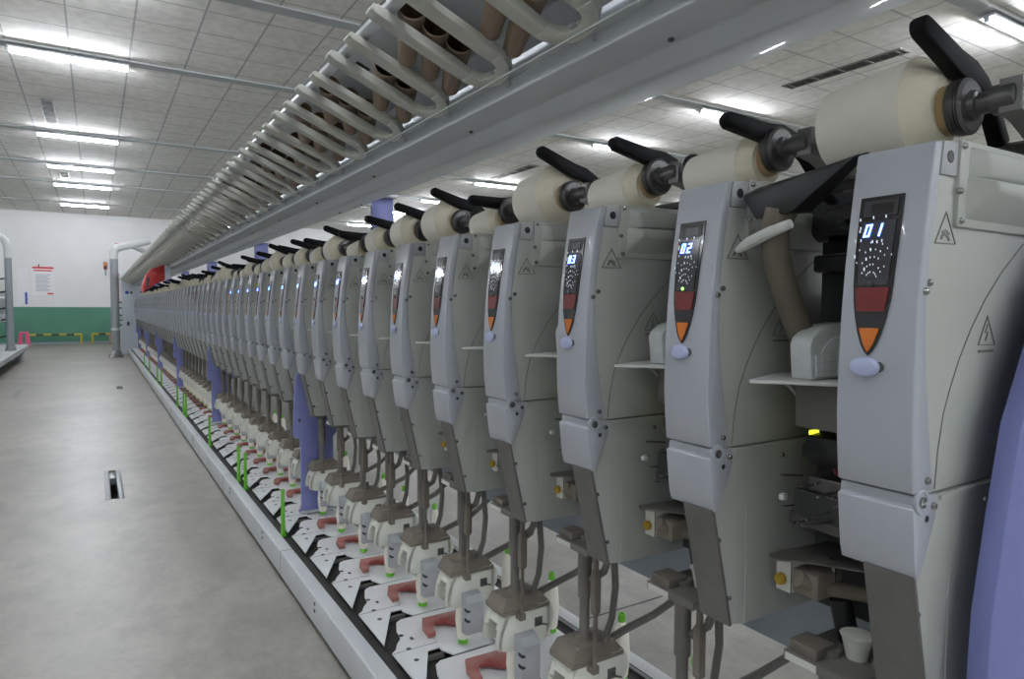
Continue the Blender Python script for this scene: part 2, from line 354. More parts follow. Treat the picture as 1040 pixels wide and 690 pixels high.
def make_unit(lod):
    u = empty('winding_unit', UO)
    B = lambda mb, nm, par=u, **k: mb.build(nm, par, UO, **k)
    fl = [(.886, .207), (.876, .14), (.866, .076), (.860, .02), (.8615, -.04), (.8665, -.09), (.876, -.15), (.885, -.204), (.888, -.2275)]
    # upper and lower side housing
    up = [(.8795, .2035), (.868, .14), (.858, .076), (.853, .0), (.855, -.09), (.874, -.2), (.880, -.2325), (1.15, -.2325), (1.15, .2035)]
    B(MB().prism(up, 0.0, 0.092, 'cream'), 'upper_housing', bevel=0.003 if lod < 2 else 0)
    lo = [(.868, -.2345), (1.15, -.2345), (1.15, -.545), (.9095, -.5405), (.861, -.345), (.856, -.32)]
    mb = MB()
    a, b_ = .006, -.003     # near face: front strip bevelled back from the ridge line
    pts = {'t0': (.872, a, -.2345), 't1': (.905, b_, -.2345), 't2': (1.15, b_, -.2345), 'r': (.938, b_, -.339), 'b1': (.938, b_, -.5415),
           'b0': (.9095, a, -.5405), 'm': (.861, a, -.345), 'b2': (1.15, b_, -.545)}
    K = list(pts); near = [pts[k] for k in K]
    far = [(x, .062, z) for x, y, z in near]
    ix = {k: i for i, k in enumerate(K)}; n8 = len(K)
    ring = ['t0', 't1', 't2', 'b2', 'b1', 'b0', 'm']
    fs = [[ix[k] for k in ('t0', 't1', 'r', 'b1', 'b0', 'm')], [ix[k] for k in ('t1', 't2', 'b2', 'b1', 'r')], [ix[k] + n8 for k in reversed(ring)]]
    for p, q in zip(ring, ring[1:] + ring[:1]): fs.append((ix[p], ix[p] + n8, ix[q] + n8, ix[q]))
    mb.add(near + far, fs, 'cream')
    if lod < 2: mb.prism([(.905, -.2355), (1.15, -.2355), (1.15, -.241), (.905, -.241)], -.007, .0, 'cream')
    B(mb, 'lower_housing', smooth=20)
    if lod == 0: B(MB().tube([(.9045, .0045, -.243), (.938, -.0028, -.339), (.938, -.0028, -.541)], .0013, 'cream', 6), 'ridge_bead')
    # front cover with curved face and returned flange
    fc = [(F(z), z) for z in (.2035, .15, .1, .05, 0, -.05, -.1, -.14, -.18, -.2275)] + fl[::-1]
    B(MB().prism(fc, -.004, .095, 'blue'), 'front_cover', bevel=0.0032 if lod < 2 else 0.003, seg=3 if lod == 0 else 1, smooth=40)
    lc = [(.8515, -.2308), (.8508, -.2435), (.8440, -.2465), (.849, -.29), (.8525, -.318), (.8575, -.336), (.865, -.334), (.899, -.262), (.8975, -.2325)]
    B(MB().prism(lc, -.004, .095, 'blue'), 'lower_cover', bevel=0.0016 if lod < 2 else 0, smooth=40)
    B(MB().prism([(.8555, -.333), (.861, -.333), (.9085, -.5385), (.9035, -.5405)], -.001, .0635, 'steel'), 'kick_plate')
    if lod == 0:
        mb = MB().lathe((.861, -.004, -.2385), (0, -1, 0), [(-.002, .0155), (.002, .0155), (.003, .0145), (.003, .0115), (.0018, .011), (.0018, .0005)], 'blue', 24)
        mb.lathe((.861, -.0055, -.2385), (0, -1, 0), [(0, .0072), (.0024, .0068), (.0028, .0048), (.0012, .0042), (.0012, .0004)], 'chrome', 16)
        B(mb, 'hinge_boss')
        for x, z, y in ((.854, .021, -.0045), (.873, -.213, -.0045), (.890, -.247, -.0045), (.870, .032, -.0005), (.878, -.388, .0055), (.906, -.493, .0055), (1.027, -.259, -.0035)):
            mb = MB(); screw(mb, x, z, y); B(mb, 'screw')
        mb = MB().lathe((.876, -.0042, -.262), (0, -1, 0), [(0, .0042), (.0006, .0042)], 'black', 12)
        B(mb, 'cable_hole')
    elif lod == 1:
        for x, z in ((.854, .021), (.870, .032), (.861, -.2385), (.890, -.247), (.878, -.388), (.906, -.493)):
            B(MB().box(x - .004, x + .004, -.007, .006, z - .004, z + .004, 'dark'), 'screw')
    # display
    d = MB(); on_front(d, SHIELD, -.003, .0022, 'gloss')
    d = B(d, 'display_panel')
    if lod < 2:
        g = MB(); on_front(g, shield_rows(.112, .03, .006), .002, .0034, 'lcd'); B(g, 'screen', d)
        if lod == 0:
            g = MB(); on_front(g, shield_rows(.1385, .1175, .006), .002, .0034, 'lcd')
            on_front(g, [(.134, .036, .064), (.121, .036, .064)], .003, .0042, 'gloss'); B(g, 'sensor_window', d)
    g = MB(); on_front(g, shield_rows(.027, -.0035, .004), .002, .0036, 'redlens'); B(g, 'red_lens', d)
    g = MB(); on_front(g, shield_rows(-.0245, -.056, .0042), .002, .0036, 'amber'); B(g, 'amber_lens', d)
    if lod == 0:
        g = MB()
        g.lathe((F(.032) - .003, .0565, .032), (-1, 0, 0), [(0, .0055), (.0015, .005), (.0022, .003), (.0024, .0003)], 'lcd', 14); B(g, 'status_light', d)
        g = MB()  # small white specks with weak emission, scattered over the screen
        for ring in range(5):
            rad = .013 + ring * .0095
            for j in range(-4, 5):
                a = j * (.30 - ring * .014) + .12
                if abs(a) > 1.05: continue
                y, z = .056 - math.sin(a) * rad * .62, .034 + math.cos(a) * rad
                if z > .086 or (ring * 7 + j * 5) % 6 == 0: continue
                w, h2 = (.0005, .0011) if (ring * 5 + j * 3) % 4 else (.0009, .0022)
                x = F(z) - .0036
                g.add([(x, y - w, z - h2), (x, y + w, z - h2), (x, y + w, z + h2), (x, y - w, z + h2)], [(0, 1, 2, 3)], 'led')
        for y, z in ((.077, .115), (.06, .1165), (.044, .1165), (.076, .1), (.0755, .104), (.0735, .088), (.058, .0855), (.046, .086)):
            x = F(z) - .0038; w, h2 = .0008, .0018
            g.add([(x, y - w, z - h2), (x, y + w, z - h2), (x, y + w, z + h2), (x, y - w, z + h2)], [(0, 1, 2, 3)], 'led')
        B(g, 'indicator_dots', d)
    # oval push button below the display
    bz = -.0745
    mb = MB(); n = 20; vs = []
    for t, s_ in ((0, 1.0), (.005, 1.0), (.008, .82), (.0092, .4)):
        for j in range(n):
            a = 2 * math.pi * j / n
            vs.append((F(bz) + .001 - t, .057 + math.cos(a) * .0195 * s_, bz + math.sin(a) * .0125 * s_))
    fs = [(i * n + j, i * n + (j + 1) % n, (i + 1) * n + (j + 1) % n, (i + 1) * n + j) for i in range(3) for j in range(n)] + [[3 * n + j for j in range(n)]]
    mb.add(vs, fs, 'button')
    pb = B(mb, 'push_button')
    if lod == 0: B(MB().lathe((F(bz) + .0005, .0395, bz + .001), (-1, 0, 0), [(0, .0068), (.0018, .0068)], 'seam', 14), 'button_recess', pb)
    # hole plate, motor cover, printing
    mb = MB().prism([(.889, .2065), (.925, .2095), (.921, .1655), (.8825, .1655)], -.0035, .004, 'box' if lod == 0 else 'cream')
    pl = B(mb, 'bracket_plate', bevel=.001)
    B(MB().lathe((.9045, -.0034, .1885), (0, -1, 0), [(0, .0078), (.0008, .0078)], 'black', 16), 'mounting_hole', pl)
    mb = MB().prism([(.926, .2125), (1.148, .2145), (1.148, .1035), (.922, .1035)], -.006, .004, 'cream')
    B(mb, 'motor_cover_base', bevel=.002 if lod == 0 else 0)
    mb = MB()
    if lod < 2:
        # domed upper hump and wedge below it
        o1 = [(.946, .206), (1.14, .208), (1.14, .164), (.944, .164)]; i1 = [(.962, .1995), (1.13, .2005), (1.13, .17), (.97, .167)]
        o2 = [(.943, .168), (1.14, .170), (1.14, .113), (.939, .113)]; i2 = [(.956, .160), (1.13, .163), (1.13, .138), (.965, .148)]
        for o_, i_, dy in ((o1, i1, -.022), (o2, i2, -.034)):
            vs = [(x, -.005, z) for x, z in o_] + [(x, dy, z) for x, z in i_]
            mb.add(vs, [(4, 5, 6, 7)] + [(i, (i + 1) % 4, (i + 1) % 4 + 4, i + 4) for i in range(4)], 'cream')
        mc = B(mb, 'motor_cover', bevel=.004, seg=2, smooth=50)
        if lod == 0:
            for x, z in ((.932, .2045), (.929, .111), (.925, .148)):
                mb = MB(); screw(mb, x, z, -.006, .0044); B(mb, 'cover_screw', mc)
    if lod == 0:
        mb = MB()
        A, b1, b2 = (.905, .121), (.880, .0815), (.930, .082)
        flat_line(mb, [A, b1, b2, A], .0013, 'line')
        flat_line(mb, [(.895, .088), (.90, .094), (.908, .092), (.914, .087)], .0035, 'line'); flat_line(mb, [(.897, .096), (.905, .0985), (.914, .094)], .0016, 'line')
        B(mb, 'hand_warning_mark')
        mb = MB()
        A, b1, b2 = (1.0225, -.0095), (.9995, -.0475), (1.0455, -.0485)
        flat_line(mb, [A, b1, b2, A], .0013, 'line')
        flat_line(mb, [(1.024, -.021), (1.017, -.031), (1.025, -.031), (1.019, -.042)], .0018, 'line')
        for k in range(6): flat_line(mb, [(1.002 + k * .007, -.0565), (1.006 + k * .007, -.0567)], .0035, 'line')
        B(mb, 'voltage_warning_mark')
    if lod < 2:
        mb = MB()
        flat_line(mb, [(.899, -.228), (.904, -.18), (.915, -.133), (.930, -.1), (.95, -.065), (.98, -.024), (1.015, .014), (1.06, .052), (1.12, .092)], .0010, 'line')
        B(mb, 'panel_seam')
    # ---- what hangs in the gap beyond the housing: drum, tray, splicer, cutter, poles' bracket
    if lod < 2:
        B(MB().lathe((1.1, .108, .176), 'y', [(0, .03), (.004, .044), (.165, .044), (.17, .03)], 'black', 24), 'winding_drum')
        dg = MB().prism([(1.035, .16), (1.055, .195), (1.075, .2), (1.075, .12), (1.05, .11), (1.03, .125)], .12, .275, 'gloss')
        dg.prism([(1.04, .09), (1.09, .095), (1.09, .06), (1.04, .06)], .16, .275, 'black')
        B(dg, 'drum_guard', bevel=.006, seg=2)
        tr = MB().prism([(.858, .252), (.868, .262), (1.0, .312), (1.08, .312), (1.08, .10), (.985, .115), (.93, .16), (.9, .20)], -.116, -.1115, 'pale', ax='z')
        tr = B(tr, 'yarn_tray', bevel=.001)
        sb = MB().prism([(.938, -.111), (.932, -.058), (.937, -.046), (.955, -.034), (.985, -.026), (1.02, -.022), (1.06, -.024), (1.06, -.111)], .2, .238, 'clear')
        sb = B(sb, 'splicer_cover', bevel=.004)
        if lod == 0:
            w = MB().prism([(.946, -.106), (.943, -.072), (.956, -.072), (.966, -.057), (.982, -.048), (1.01, -.044), (1.04, -.046), (1.04, -.106)], .1975, .202, 'paperw')
            w = B(w, 'window', sb)
            w2 = MB()
            for k in range(4): w2.box(.958 + k * .02, .959 + k * .02, .1965, .198, -.105, -.072 + k * .006, 'pale')
            for k in range(3): w2.box(.946, 1.04, .1965, .198, -.098 + k * .014, -.097 + k * .014, 'pale')
            B(w2, 'window_grid', sb)
        B(MB().box(.98, 1.06, .17, .26, -.195, -.116, 'hose').box(1.0, 1.1, .1, .17, -.18, -.13, 'hose'), 'splicer_block', bevel=.004)
        sn = MB().prism([(.99, -.208), (1.05, -.205), (1.08, -.215), (1.08, -.262), (1.0, -.258), (.988, -.24)], .16, .245, 'black')
        sn = B(sn, 'yarn_sensor', bevel=.004)
        if lod == 0:
            B(MB().box(1.008, 1.013, .243, .251, -.226, -.204, 'yellow_led').box(1.008, 1.024, .243, .251, -.2085, -.203, 'yellow_led'), 'sensor_light', sn)
            B(MB().box(.994, 1.01, .243, .253, -.245, -.226, 'black'), 'sensor_clip', sn)
            mb = MB()
            for k in range(3):
                mb.tube([(1.0 + .002 * k, .2, -.257 - .004 * k), (1.03, .19, -.268 - .005 * k), (1.07, .18, -.27 - .005 * k)], .0022, 'redwire', 6)
            B(mb, 'red_cable', sn)
            B(MB().tube([(.95, .265, -.118), (.975, .265, -.13), (1.0, .262, -.155), (1.015, .26, -.2)], .0022, 'pale', 6), 'cord', tr)
        rng = random.Random(3)
        mb = MB()
        for k in range(14 if lod == 0 else 5):
            x, z = .94 + rng.random() * .06, -.275 - rng.random() * .085; y = .15 + rng.random() * .12
            L = .03 + rng.random() * .05
            mb.tube([(x + .05, y, z), (x + .05 - L, y + rng.uniform(-.01, .01), z + rng.uniform(-.006, .006))], .0016 + rng.random() * .0012, 'dark' if k % 4 else 'chrome', 6)
        mb.box(.985, 1.06, .14, .26, -.345, -.30, 'void'); mb.box(1.0, 1.07, .15, .28, -.365, -.345, 'dark'); mb.box(.992, 1.05, .17, .24, -.30, -.275, 'dark')
        mb.box(.924, .934, .235, .245, -.306, -.296, 'pale')
        B(mb, 'yarn_clearer', bevel=.001)
        # lower arm: steel leaf, pale block with yellow knob, bent tube
        mb = MB().prism([(.94, .262), (.955, .284), (1.1, .27), (1.1, .14), (1.02, .15), (.985, .21)], -.415, -.412, 'steel', ax='z')
        mb.box(.972, 1.02, .252, .282, -.475, -.415, 'label')
        mb.box(.975, 1.04, .205, .252, -.47, -.43, 'dust')
        la = B(mb, 'tension_arm', bevel=.0015)
        kn = MB().lathe((.972, .268, -.452), (-1, 0, 0), [(0, .006), (.003, .010), (.010, .010), (.013, .007)], 'yellow', 10)
        B(kn, 'yellow_knob', la)
        if lod == 0:
            B(MB().tube([(.965, .235, -.44), (.985, .225, -.452), (1.03, .205, -.462), (1.1, .17, -.478)], [.014, .013, .013, .014], 'dust', 12), 'bent_tube', la)
            B(MB().tube([(1.02, .21, -.41), (1.02, .21, -.45)], .006, 'chrome', 8), 'pin', la)
        mb = MB().box(.945, 1.09, .12, .245, -.572, -.556, 'hose').box(.952, 1.0, .19, .24, -.556, -.538, 'dust')
        br = B(mb, 'hose_bracket', bevel=.002)
        if lod == 0:
            B(MB().box(.9435, .9455, .185, .24, -.57, -.5585, 'label'), 'sticker', br)
            B(MB().lathe((1.02, .165, -.556), 'z', [(0, .016), (.03, .022), (.038, .026), (.04, .02)], 'shell', 14), 'yarn_cup', br)
            B(MB().tube([(1.06, .22, -.49), (1.06, .21, -.53), (1.06, .2, -.556)], .018, 'black', 12), 'hose', br)
    # cradle that holds the package
    cz = .298
    mb = MB().lathe((1.1, .088, cz), (0, -1, 0), [(.004, .034), (.005, .040), (.022, .041), (.026, .036), (.026, .022), (.034, .02), (.036, .016), (.052, .0155), (.054, .021), (.084, .021), (.086, .018)], 'dark', 24 if lod == 0 else 12)
    mb.lathe((1.1, .282, .3), 'y', [(-.012, .018), (-.002, .03), (.005, .03), (.008, .012)], 'black', 16)
    mb.tube([(1.1, .289, .3), (1.16, .29, .3), (1.24, .288, .262)], .009, 'dark', 8)
    mb.prism([(1.085, .322), (1.12, .326), (1.2, .312), (1.285, .272), (1.285, .225), (1.2, .235), (1.12, .268), (1.085, .275)], -.006, .022, 'dark')
    mb.tube([(1.25, .005, .25), (1.25, .295, .25)], .016, 'dark', 10)
    cr = B(mb, 'cradle', bevel=.0)
    if lod == 0:
        B(MB().lathe((1.145, -.006, .295), (0, -1, 0), [(0, .007), (.003, .007), (.003, .004), (.001, .0035), (.001, .0005)], 'chrome', 14), 'bolt', cr)
        mb = MB()
        for k in range(5): mb.lathe((1.1, .088, cz), (0, -1, 0), [(.004 + k * .004, .0412), (.005 + k * .004, .0416), (.006 + k * .004, .0412)], 'black' if k > 2 else 'dark', 24, cap=False)
        B(mb, 'clamp_ring', cr)
    # lever handle: own origin at its pivot so that each unit's stands at its own angle
    hd = MB(); hw = .012
    prof = [(1.0, .395), (.993, .405), (.996, .417), (1.006, .4235), (1.02, .419), (1.105, .3905), (1.15, .3805), (1.185, .362), (1.222, .328), (1.262, .27), (1.235, .258), (1.205, .305), (1.175, .332), (1.15, .3425), (1.10, .354)]
    hd.prism(prof, .088 - hw, .088 + hw, 'handle')
    o = hd.build('lever_handle', u, (1.25, .09, .265), bevel=.005 if lod < 2 else 0, seg=2, smooth=45)
    o.location = (1.25 - UO[0], .09 - UO[1], .265 - UO[2])
    o['label'] = 'black lever handle'
    # recessed web tying housing to duct, with added dark bulk to shade the gap
    if lod < 2:
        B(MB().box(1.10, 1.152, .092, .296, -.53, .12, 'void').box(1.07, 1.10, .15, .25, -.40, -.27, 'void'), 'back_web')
    return u

HEAD = {1: .083, 2: .056, 3: .058, 4: .086, 5: .05, 6: .085, 7: .080, 8: .072, 9: .05, 10: .078, 11: .06, 12: .07}
TILT = {1: -.04, 2: -.27, 3: -.18, 4: .0, 5: -.33, 6: -.06, 7: -.1, 8: -.15, 9: -.28, 10: -.06, 11: -.2, 12: -.12}
rv = random.Random(11)
for n in range(13, N + 1):
    HEAD[n] = rv.uniform(.048, .086); TILT[n] = (HEAD[n] - .086) * 8 + rv.uniform(-.03, .03)

protos = {}
UNITS = {}
for n in range(1, N + 1):
    lod = 0 if n <= 9 else (1 if n <= 22 else 2)
    if lod not in protos:
        u = make_unit(lod); protos[lod] = u
        children(u)
        for c in list(C.objects): children(c)
        fresh = True
    else:
        u = copy_tree(protos[lod]); fresh = False
    u.location = (UO[0], UO[1] + Y0 + (n - 1) * PITCH, UO[2] + H)
    UNITS[n] = u
    for c in u.children:
        if c.name.startswith('lever_handle'): c.rotation_euler = (0, TILT[n], 0)
for n in (10, 20):      # beside a frame plate there is no room for the tension arm
    for c in list(UNITS[n].children):
        if c.name.startswith(('tension_arm', 'yarn_clearer', 'back_web')):
            for g in list(c.children): bpy.data.objects.remove(g)
            bpy.data.objects.remove(c)
for n, u in UNITS.items():
    extra = {1: 'with the suction pipe raised beside it', 2: 'showing 02 and a green status light'}.get(n)
    if n == 1: lb = 'grey winding unit whose blue display reads 01, beside the lilac end panel'
    elif n == 2: lb = 'grey winding unit whose blue display reads 02, with a green status light'
    elif n <= 9: lb = 'grey winding unit whose blue display reads %02d, %s from the near end' % (n, nth(n))
    else: lb = 'grey winding unit with a lit display, %s from the near end of the row' % nth(n)
    tag(u, lb, 'winding unit', 'winding units along the machine')
    if n <= 16:
        d = [c for c in u.children if c.name.startswith('display_panel')][0]
        g = digits_mb(n).build('digits', d, UO)
    if n == 2:
        g = [c for c in d.children if c.name.startswith('status_light')]
        mb = MB().lathe((F(.032) - .005, .0565, .032), (-1, 0, 0), [(0, .003), (.0012, .0025), (.0016, .0003)], 'green_led', 14)
        mb.build('green_light', d, UO)['label'] = 'lit green status light'
# suction arm swung up beside unit 1 (a part of that unit)
mb = MB()
pth = [(1.0038, 0.2468, -0.0852), (0.9659, 0.2468, -0.0284), (0.9328, 0.2487, 0.0284), (0.911, 0.2497, 0.0805), (0.9015, 0.2468, 0.1184), (0.9044, 0.2374, 0.1515)]
mb.tube(pth, [.021, .021, .021, .021, .022, .025], 'taupe', 14)
sa = mb.build('suction_pipe', UNITS[1], UO)
mb = MB()
mb.add([(0.8826, 0.2042, 0.142), (0.9375, 0.2042, 0.1468), (0.9375, 0.2705, 0.1468), (0.8826, 0.2705, 0.1373), (0.8854, 0.1048, 0.2102), (0.9233, 0.1048, 0.2197), (0.9328, 0.3037, 0.1989), (0.8902, 0.3037, 0.1799)],
       [(0, 1, 2, 3), (7, 6, 5, 4), (0, 4, 5, 1), (1, 5, 6, 2), (2, 6, 7, 3), (3, 7, 4, 0)], 'black')
mb.build('suction_mouth', sa, UO, bevel=.006)
MB().tube([(0.876, 0.1995, 0.125), (0.8731, 0.2326, 0.1155), (0.876, 0.2752, 0.1023), (0.8864, 0.3037, 0.0938)], [.007, .009, .009, .006], 'pale', 10).build('rim_strip', sa, UO)['label'] = 'pale rubber rim'

# ------------------------------------------------------------------ yarn packages held in the cradles
def package(r, n):
    c = (1.1, 0, 0)
    z = .226 + r
    mb = MB()
    mb.lathe((1.1, 0, z), (0, 1, -.03), [(.132, r), (.128, r * 1.0), (.15, r * .985), (.2, r * .93), (.25, r * .875), (.268, r * .85), (.272, r * .8), (.272, .02)], 'yarn', 40, cap=False)
    mb.lathe((1.1, 0, z), (0, 1, -.03), [(.132, r), (.129, r * .985), (.098, max(.042, r * .57)), (.098, .02)], 'yarn_end', 40, cap=False)
    o = mb.build('yarn_package', None, (1.1, .195, .23), smooth=25)
    q = .0375 if r > .07 else .031
    k = MB().lathe((1.1, 0, min(z, .298)), (0, 1, 0), [(.084, q * .92), (.087, q * .98), (.096, q), (.102, q * .96)], 'tan', 28)
    k.build('paper_cone', o, (1.1, .195, .23))['label'] = 'tan rim of the paper cone'
    return o
for n in range(1, N + 1):
    o = package(HEAD[n], n)
    o.location.y += Y0 + (n - 1) * PITCH
    sz = 'large' if HEAD[n] > .07 else 'small'
    tag(o, '%s cream yarn package in the cradle of the %s winding unit from the near end' % (sz, nth(n)), 'yarn package', 'cream yarn packages along the machine')

# ------------------------------------------------------------------ bobbin housings under the units
BO = (1.0, .2, -1.09)
def make_housing(lod):
    t = empty('bobbin_housing', BO)
    B = lambda mb, nm, par=t, **k: mb.build(nm, par, BO, **k)
    yn, yf = .163, .257
    # shell: near wall, far wall, front with an arched opening
    near = [(.962, -.961), (.927, -.951), (.926, -.93), (.931, -.905), (.94, -.88), (.952, -.858), (1.02, -.85), (1.09, -.842), (1.105, -.86), (1.112, -.885), (1.108, -.905), (1.09, -.93), (1.078, -.956), (1.03, -.958)]
    mb = MB().prism(near, yn, yn + .006, 'shell')
    mb.prism(near, yf - .006, yf, 'shell')
    side = [p for p in near[2:6]]
    # front faces beside and above the arched slot
    def strip(y0, y1, pts, dx):
        mb.prism([(x, z) for x, z in pts] + [(x + dx, z) for x, z in reversed(pts)], y0, y1, 'shell')
    full = [(.927, -.951), (.926, -.93), (.931, -.905), (.94, -.88), (.952, -.858)]
    strip(yn, .183, full, .012); strip(.247, yf, full, .012)
    strip(.183, .193, [(.9325, -.902)] + full[3:], .012); strip(.237, .247, [(.9325, -.902)] + full[3:], .012); strip(.193, .237, [(.9372, -.887)] + full[3:], .012)
    mb.box(.952, 1.10, yn, yf, -.862, -.852, 'shell')
    mb.box(1.085, 1.1, yn, yf, -.95, -.85, 'shell')
    B(mb, 'shell', smooth=30, bevel=.0012 if lod == 0 else 0)
    if lod == 0: B(MB().box(.99, 1.08, .17, .25, -.95, -.87, 'tray'), 'inner_chute')
    q0 = [(.938, yn - .001), (1.096, yn - .001), (1.096, yf + .002), (.938, yf + .002)]
    q1 = [(.955, .172), (1.07, .178), (1.07, .25), (.955, .25)]
    mb = MB().frustum(q0, -.858, q0, -.846, 'dust').frustum(q0, -.846, q1, -.815, 'dust')
    B(mb, 'cap', bevel=.002 if lod < 2 else 0)
    mb = MB().lathe((.998, .2, -.815), 'z', [(-.004, .030), (.0, .041), (.004, .041), (.006, .02), (.02, .016)], 'dust', 20 if lod == 0 else 10)
    B(mb, 'flange')
    mb = MB().lathe((.997, .195, -.815), 'z', [(0, .0125), (.112, .0125), (.114, .0172), (.268, .0172)], 'hose', 14 if lod == 0 else 8)
    B(mb, 'pole')
    mb = MB().lathe((.988, .142, -.862), 'z', [(0, .0052), (.146, .0052)], 'dust', 8)
    mb.lathe((.988, .142, -.716), 'z', [(-.006, .008), (0, .0135), (.09, .0135), (.098, .008), (.15, .007)], 'dust', 6)
    mb.box(.98, .998, .138, .17, -.868, -.85, 'dust')
    B(mb, 'control_rod')
    if lod < 2:
        mb = MB().prism([(.163, -.912), (.138, -.917), (.121, -.936), (.121, -1.036), (.140, -1.043), (.163, -1.043)], .977, 1.036, 'box', ax='x')
        sb = B(mb, 'sensor_box', bevel=.0016)
        for z in (-.958, -.99): B(MB().prism([(.973, z + .005), (.985, z), (.985, z - .006), (.973, z - .004)], .119, .137, 'tray'), 'notch', sb)
        if lod == 0:
            mb = MB().box(1.045, 1.07, yn - .0012, yn + .001, -.909, -.883, 'seam')
            mb.tube([(1.058, .166, -.896), (1.062, .150, -.899), (1.075, .146, -.903)], .0025, 'dark', 6)
            B(mb, 'cable_socket')
            mb = MB()
            B(MB().tube([(1.035, .15, -.545), (1.05, .15, -.60), (1.06, .155, -.68), (1.058, .165, -.76), (1.045, .185, -.835)], .0085, 'hose', 10), 'hose')
            B(MB().tube([(1.02, .13, -.545), (1.026, .135, -.585), (1.02, .15, -.63), (1.0, .175, -.655)], .009, 'hose', 10), 'hose')
            B(MB().tube([(1.07, .20, -.835), (1.12, .19, -.815), (1.18, .15, -.775), (1.22, .08, -.70), (1.2, .02, -.60)], [.010, .010, .0095, .009, .009], 'hose', 10), 'hose')
            B(MB().tube([(1.03, .235, -.822), (1.03, .235, -.795)], .010, 'dust', 10), 'nozzle')
    return t
PL = {}
HOUS = {}
for n in range(1, N + 1):
    lod = 0 if n <= 9 else (1 if n <= 22 else 2)
    if lod not in PL:
        h = make_housing(lod); PL[lod] = h
        for c in list(C.objects): KIDS.pop(c.name, None)
        children(h)
        for c in h.children: children(c)
    else: h = copy_tree(PL[lod])
    h.location = (BO[0], BO[1] + Y0 + (n - 1) * PITCH, BO[2] + H)
    tag(h, 'white arched bobbin housing with grey pole below the %s unit from the near end' % nth(n), 'bobbin housing', 'bobbin housings below the units')

# ------------------------------------------------------------------ guide plates and supply bobbins
GO = (.9, .2, -1.105)
def make_plate(lod):
    mb = MB()
    b = .21      # plate strip: from b-? in y
    y = lambda v: v
    poly = [(.773, -.008), (.776, .252), (.795, .268), (.812, .300), (.836, .33), (.845, .385), (.866, .44), (.888, .456), (1.09, .456), (1.09, .36), (.985, .36), (.955, .335), (.925, .30), (.925, .212), (.882, .212)]
    poly = [(p, q - .32) for p, q in poly]
    mb.prism(poly, -1.103, -1.0975, 'white', ax='z')
    o = mb.build('guide_plate', None, GO, bevel=.0012 if lod < 2 else 0)
    if lod < 2:
        for px, py in ((.826, .175), (.832, .25), (.845, .345)):
            s = MB(); s.lathe((px, py - .32, -1.0978), 'z', [(0, .0085), (.0012, .0085), (.0012, .005), (.0004, .004), (.0004, .0003)], 'dark', 10); s.build('screw', o, GO)
        MB().box(.862, .872, .30 - .32, .318 - .32, -1.0978, -1.0965, 'tray').build('slot', o, GO)
        s = MB().box(.776, .93, .243 - .32, .2445 - .32, -1.0978, -1.0969, 'seam'); s.build('plate_joint', o, GO)
        w = MB().prism([(.925, .205 - .32), (.945, .158 - .32), (1.09, .158 - .32), (1.09, .36 - .32), (.985, .36 - .32), (.955, .335 - .32), (.925, .30 - .32)], -1.108, -1.1035, 'white', ax='z')
        w.build('turntable_plate', o, GO)
    rd = [(.920, .342), (.945, .398), (1.09, .392), (1.09, .30), (1.035, .302), (.998, .342), (.968, .350), (.950, .318), (.942, .282), (.914, .276)]
    r_ = MB().prism([(x, q - .32) for x, q in rd], -1.0975, -1.083, 'red', ax='z')
    r_.build('red_guide', o, GO, bevel=.0008 if lod == 0 else 0)['label'] = 'dusty red guide jaw'
    if lod < 2:
        MB().box(.80, .93, -.128, -.112, -1.125, -1.112, 'steel').build('support_bar', o, GO)
    return o
PP = {}
for n in range(1, N + 2):
    lod = 0 if n <= 10 else (1 if n <= 24 else 2)
    if lod not in PP:
        g = make_plate(lod); PP[lod] = g
        KIDS.pop(g.name, None); children(g)
        for c in g.children: KIDS[c.name] = []
    else: g = copy_tree(PP[lod])
    g.location = (GO[0], GO[1] + Y0 + (n - 1) * PITCH, GO[2] + H)
    lb = 'white pointed guide plate with red jaw below the %s unit from the near end' % nth(n) if n <= N else 'white pointed guide plate against the pale cabinet at the far end'
    tag(g, lb, 'guide plate', 'white guide plates along the rail')

SO = (1.002, .2, -1.1)
def make_bobbin(lod, h=.20):
    mb = MB().lathe((SO[0], SO[1], -1.097), 'z', [(.012, .015), (.02, .020), (.08, .026), (.15, .021), (h - .02, .010)], 'yarn', 16 if lod == 0 else 9)
    o = mb.build('yarn_bobbin', None, SO)
    k = MB().lathe((SO[0], SO[1], -1.097), 'z', [(0, .017), (.013, .0165), (.014, .013)], 'green', 14 if lod == 0 else 8)
    k.build('tube_foot', o, SO)['label'] = 'green foot of the bobbin tube'
    k = MB().lathe((SO[0], SO[1], -1.097), 'z', [(h - .022, .0105), (h - .016, .0115), (h - .008, .0108), (h + .003, .0105), (h + .003, .006), (h - .006, .0055)], 'green', 14 if lod == 0 else 8)
    k.build('tube_tip', o, SO)['label'] = 'green tip of the bobbin tube'
    return o
bp0 = make_bobbin(0); bp2 = make_bobbin(2)
for b_ in (bp0, bp2):
    KIDS[b_.name] = list(b_.children)
    for c in b_.children: KIDS[c.name] = []
def place_bobbin(src, used, x, y, z=-1.1):
    o = src if not used.get(src.name) else copy_tree(src)
    used[src.name] = True
    o.location = (x, y, z + H); return o
used = {}
for n in range(1, N + 1):
    o = place_bobbin(bp0 if n <= 10 else bp2, used, SO[0], Y0 + (n - 1) * PITCH + .2)
    tag(o, 'cream supply bobbin standing inside the %s bobbin housing from the near end' % nth(n), 'bobbin', 'supply bobbins in the housings')
for n in range(1, 19):
    o = place_bobbin(bp0 if n <= 8 else bp2, used, 1.292, Y0 + (n - 1) * PITCH + .075 + (.035 if n % 2 else 0), -1.1)
    tag(o, 'cream bobbin with green tip on the rear tray, %s from the near end' % nth(n), 'bobbin', 'reserve bobbins on the rear tray')
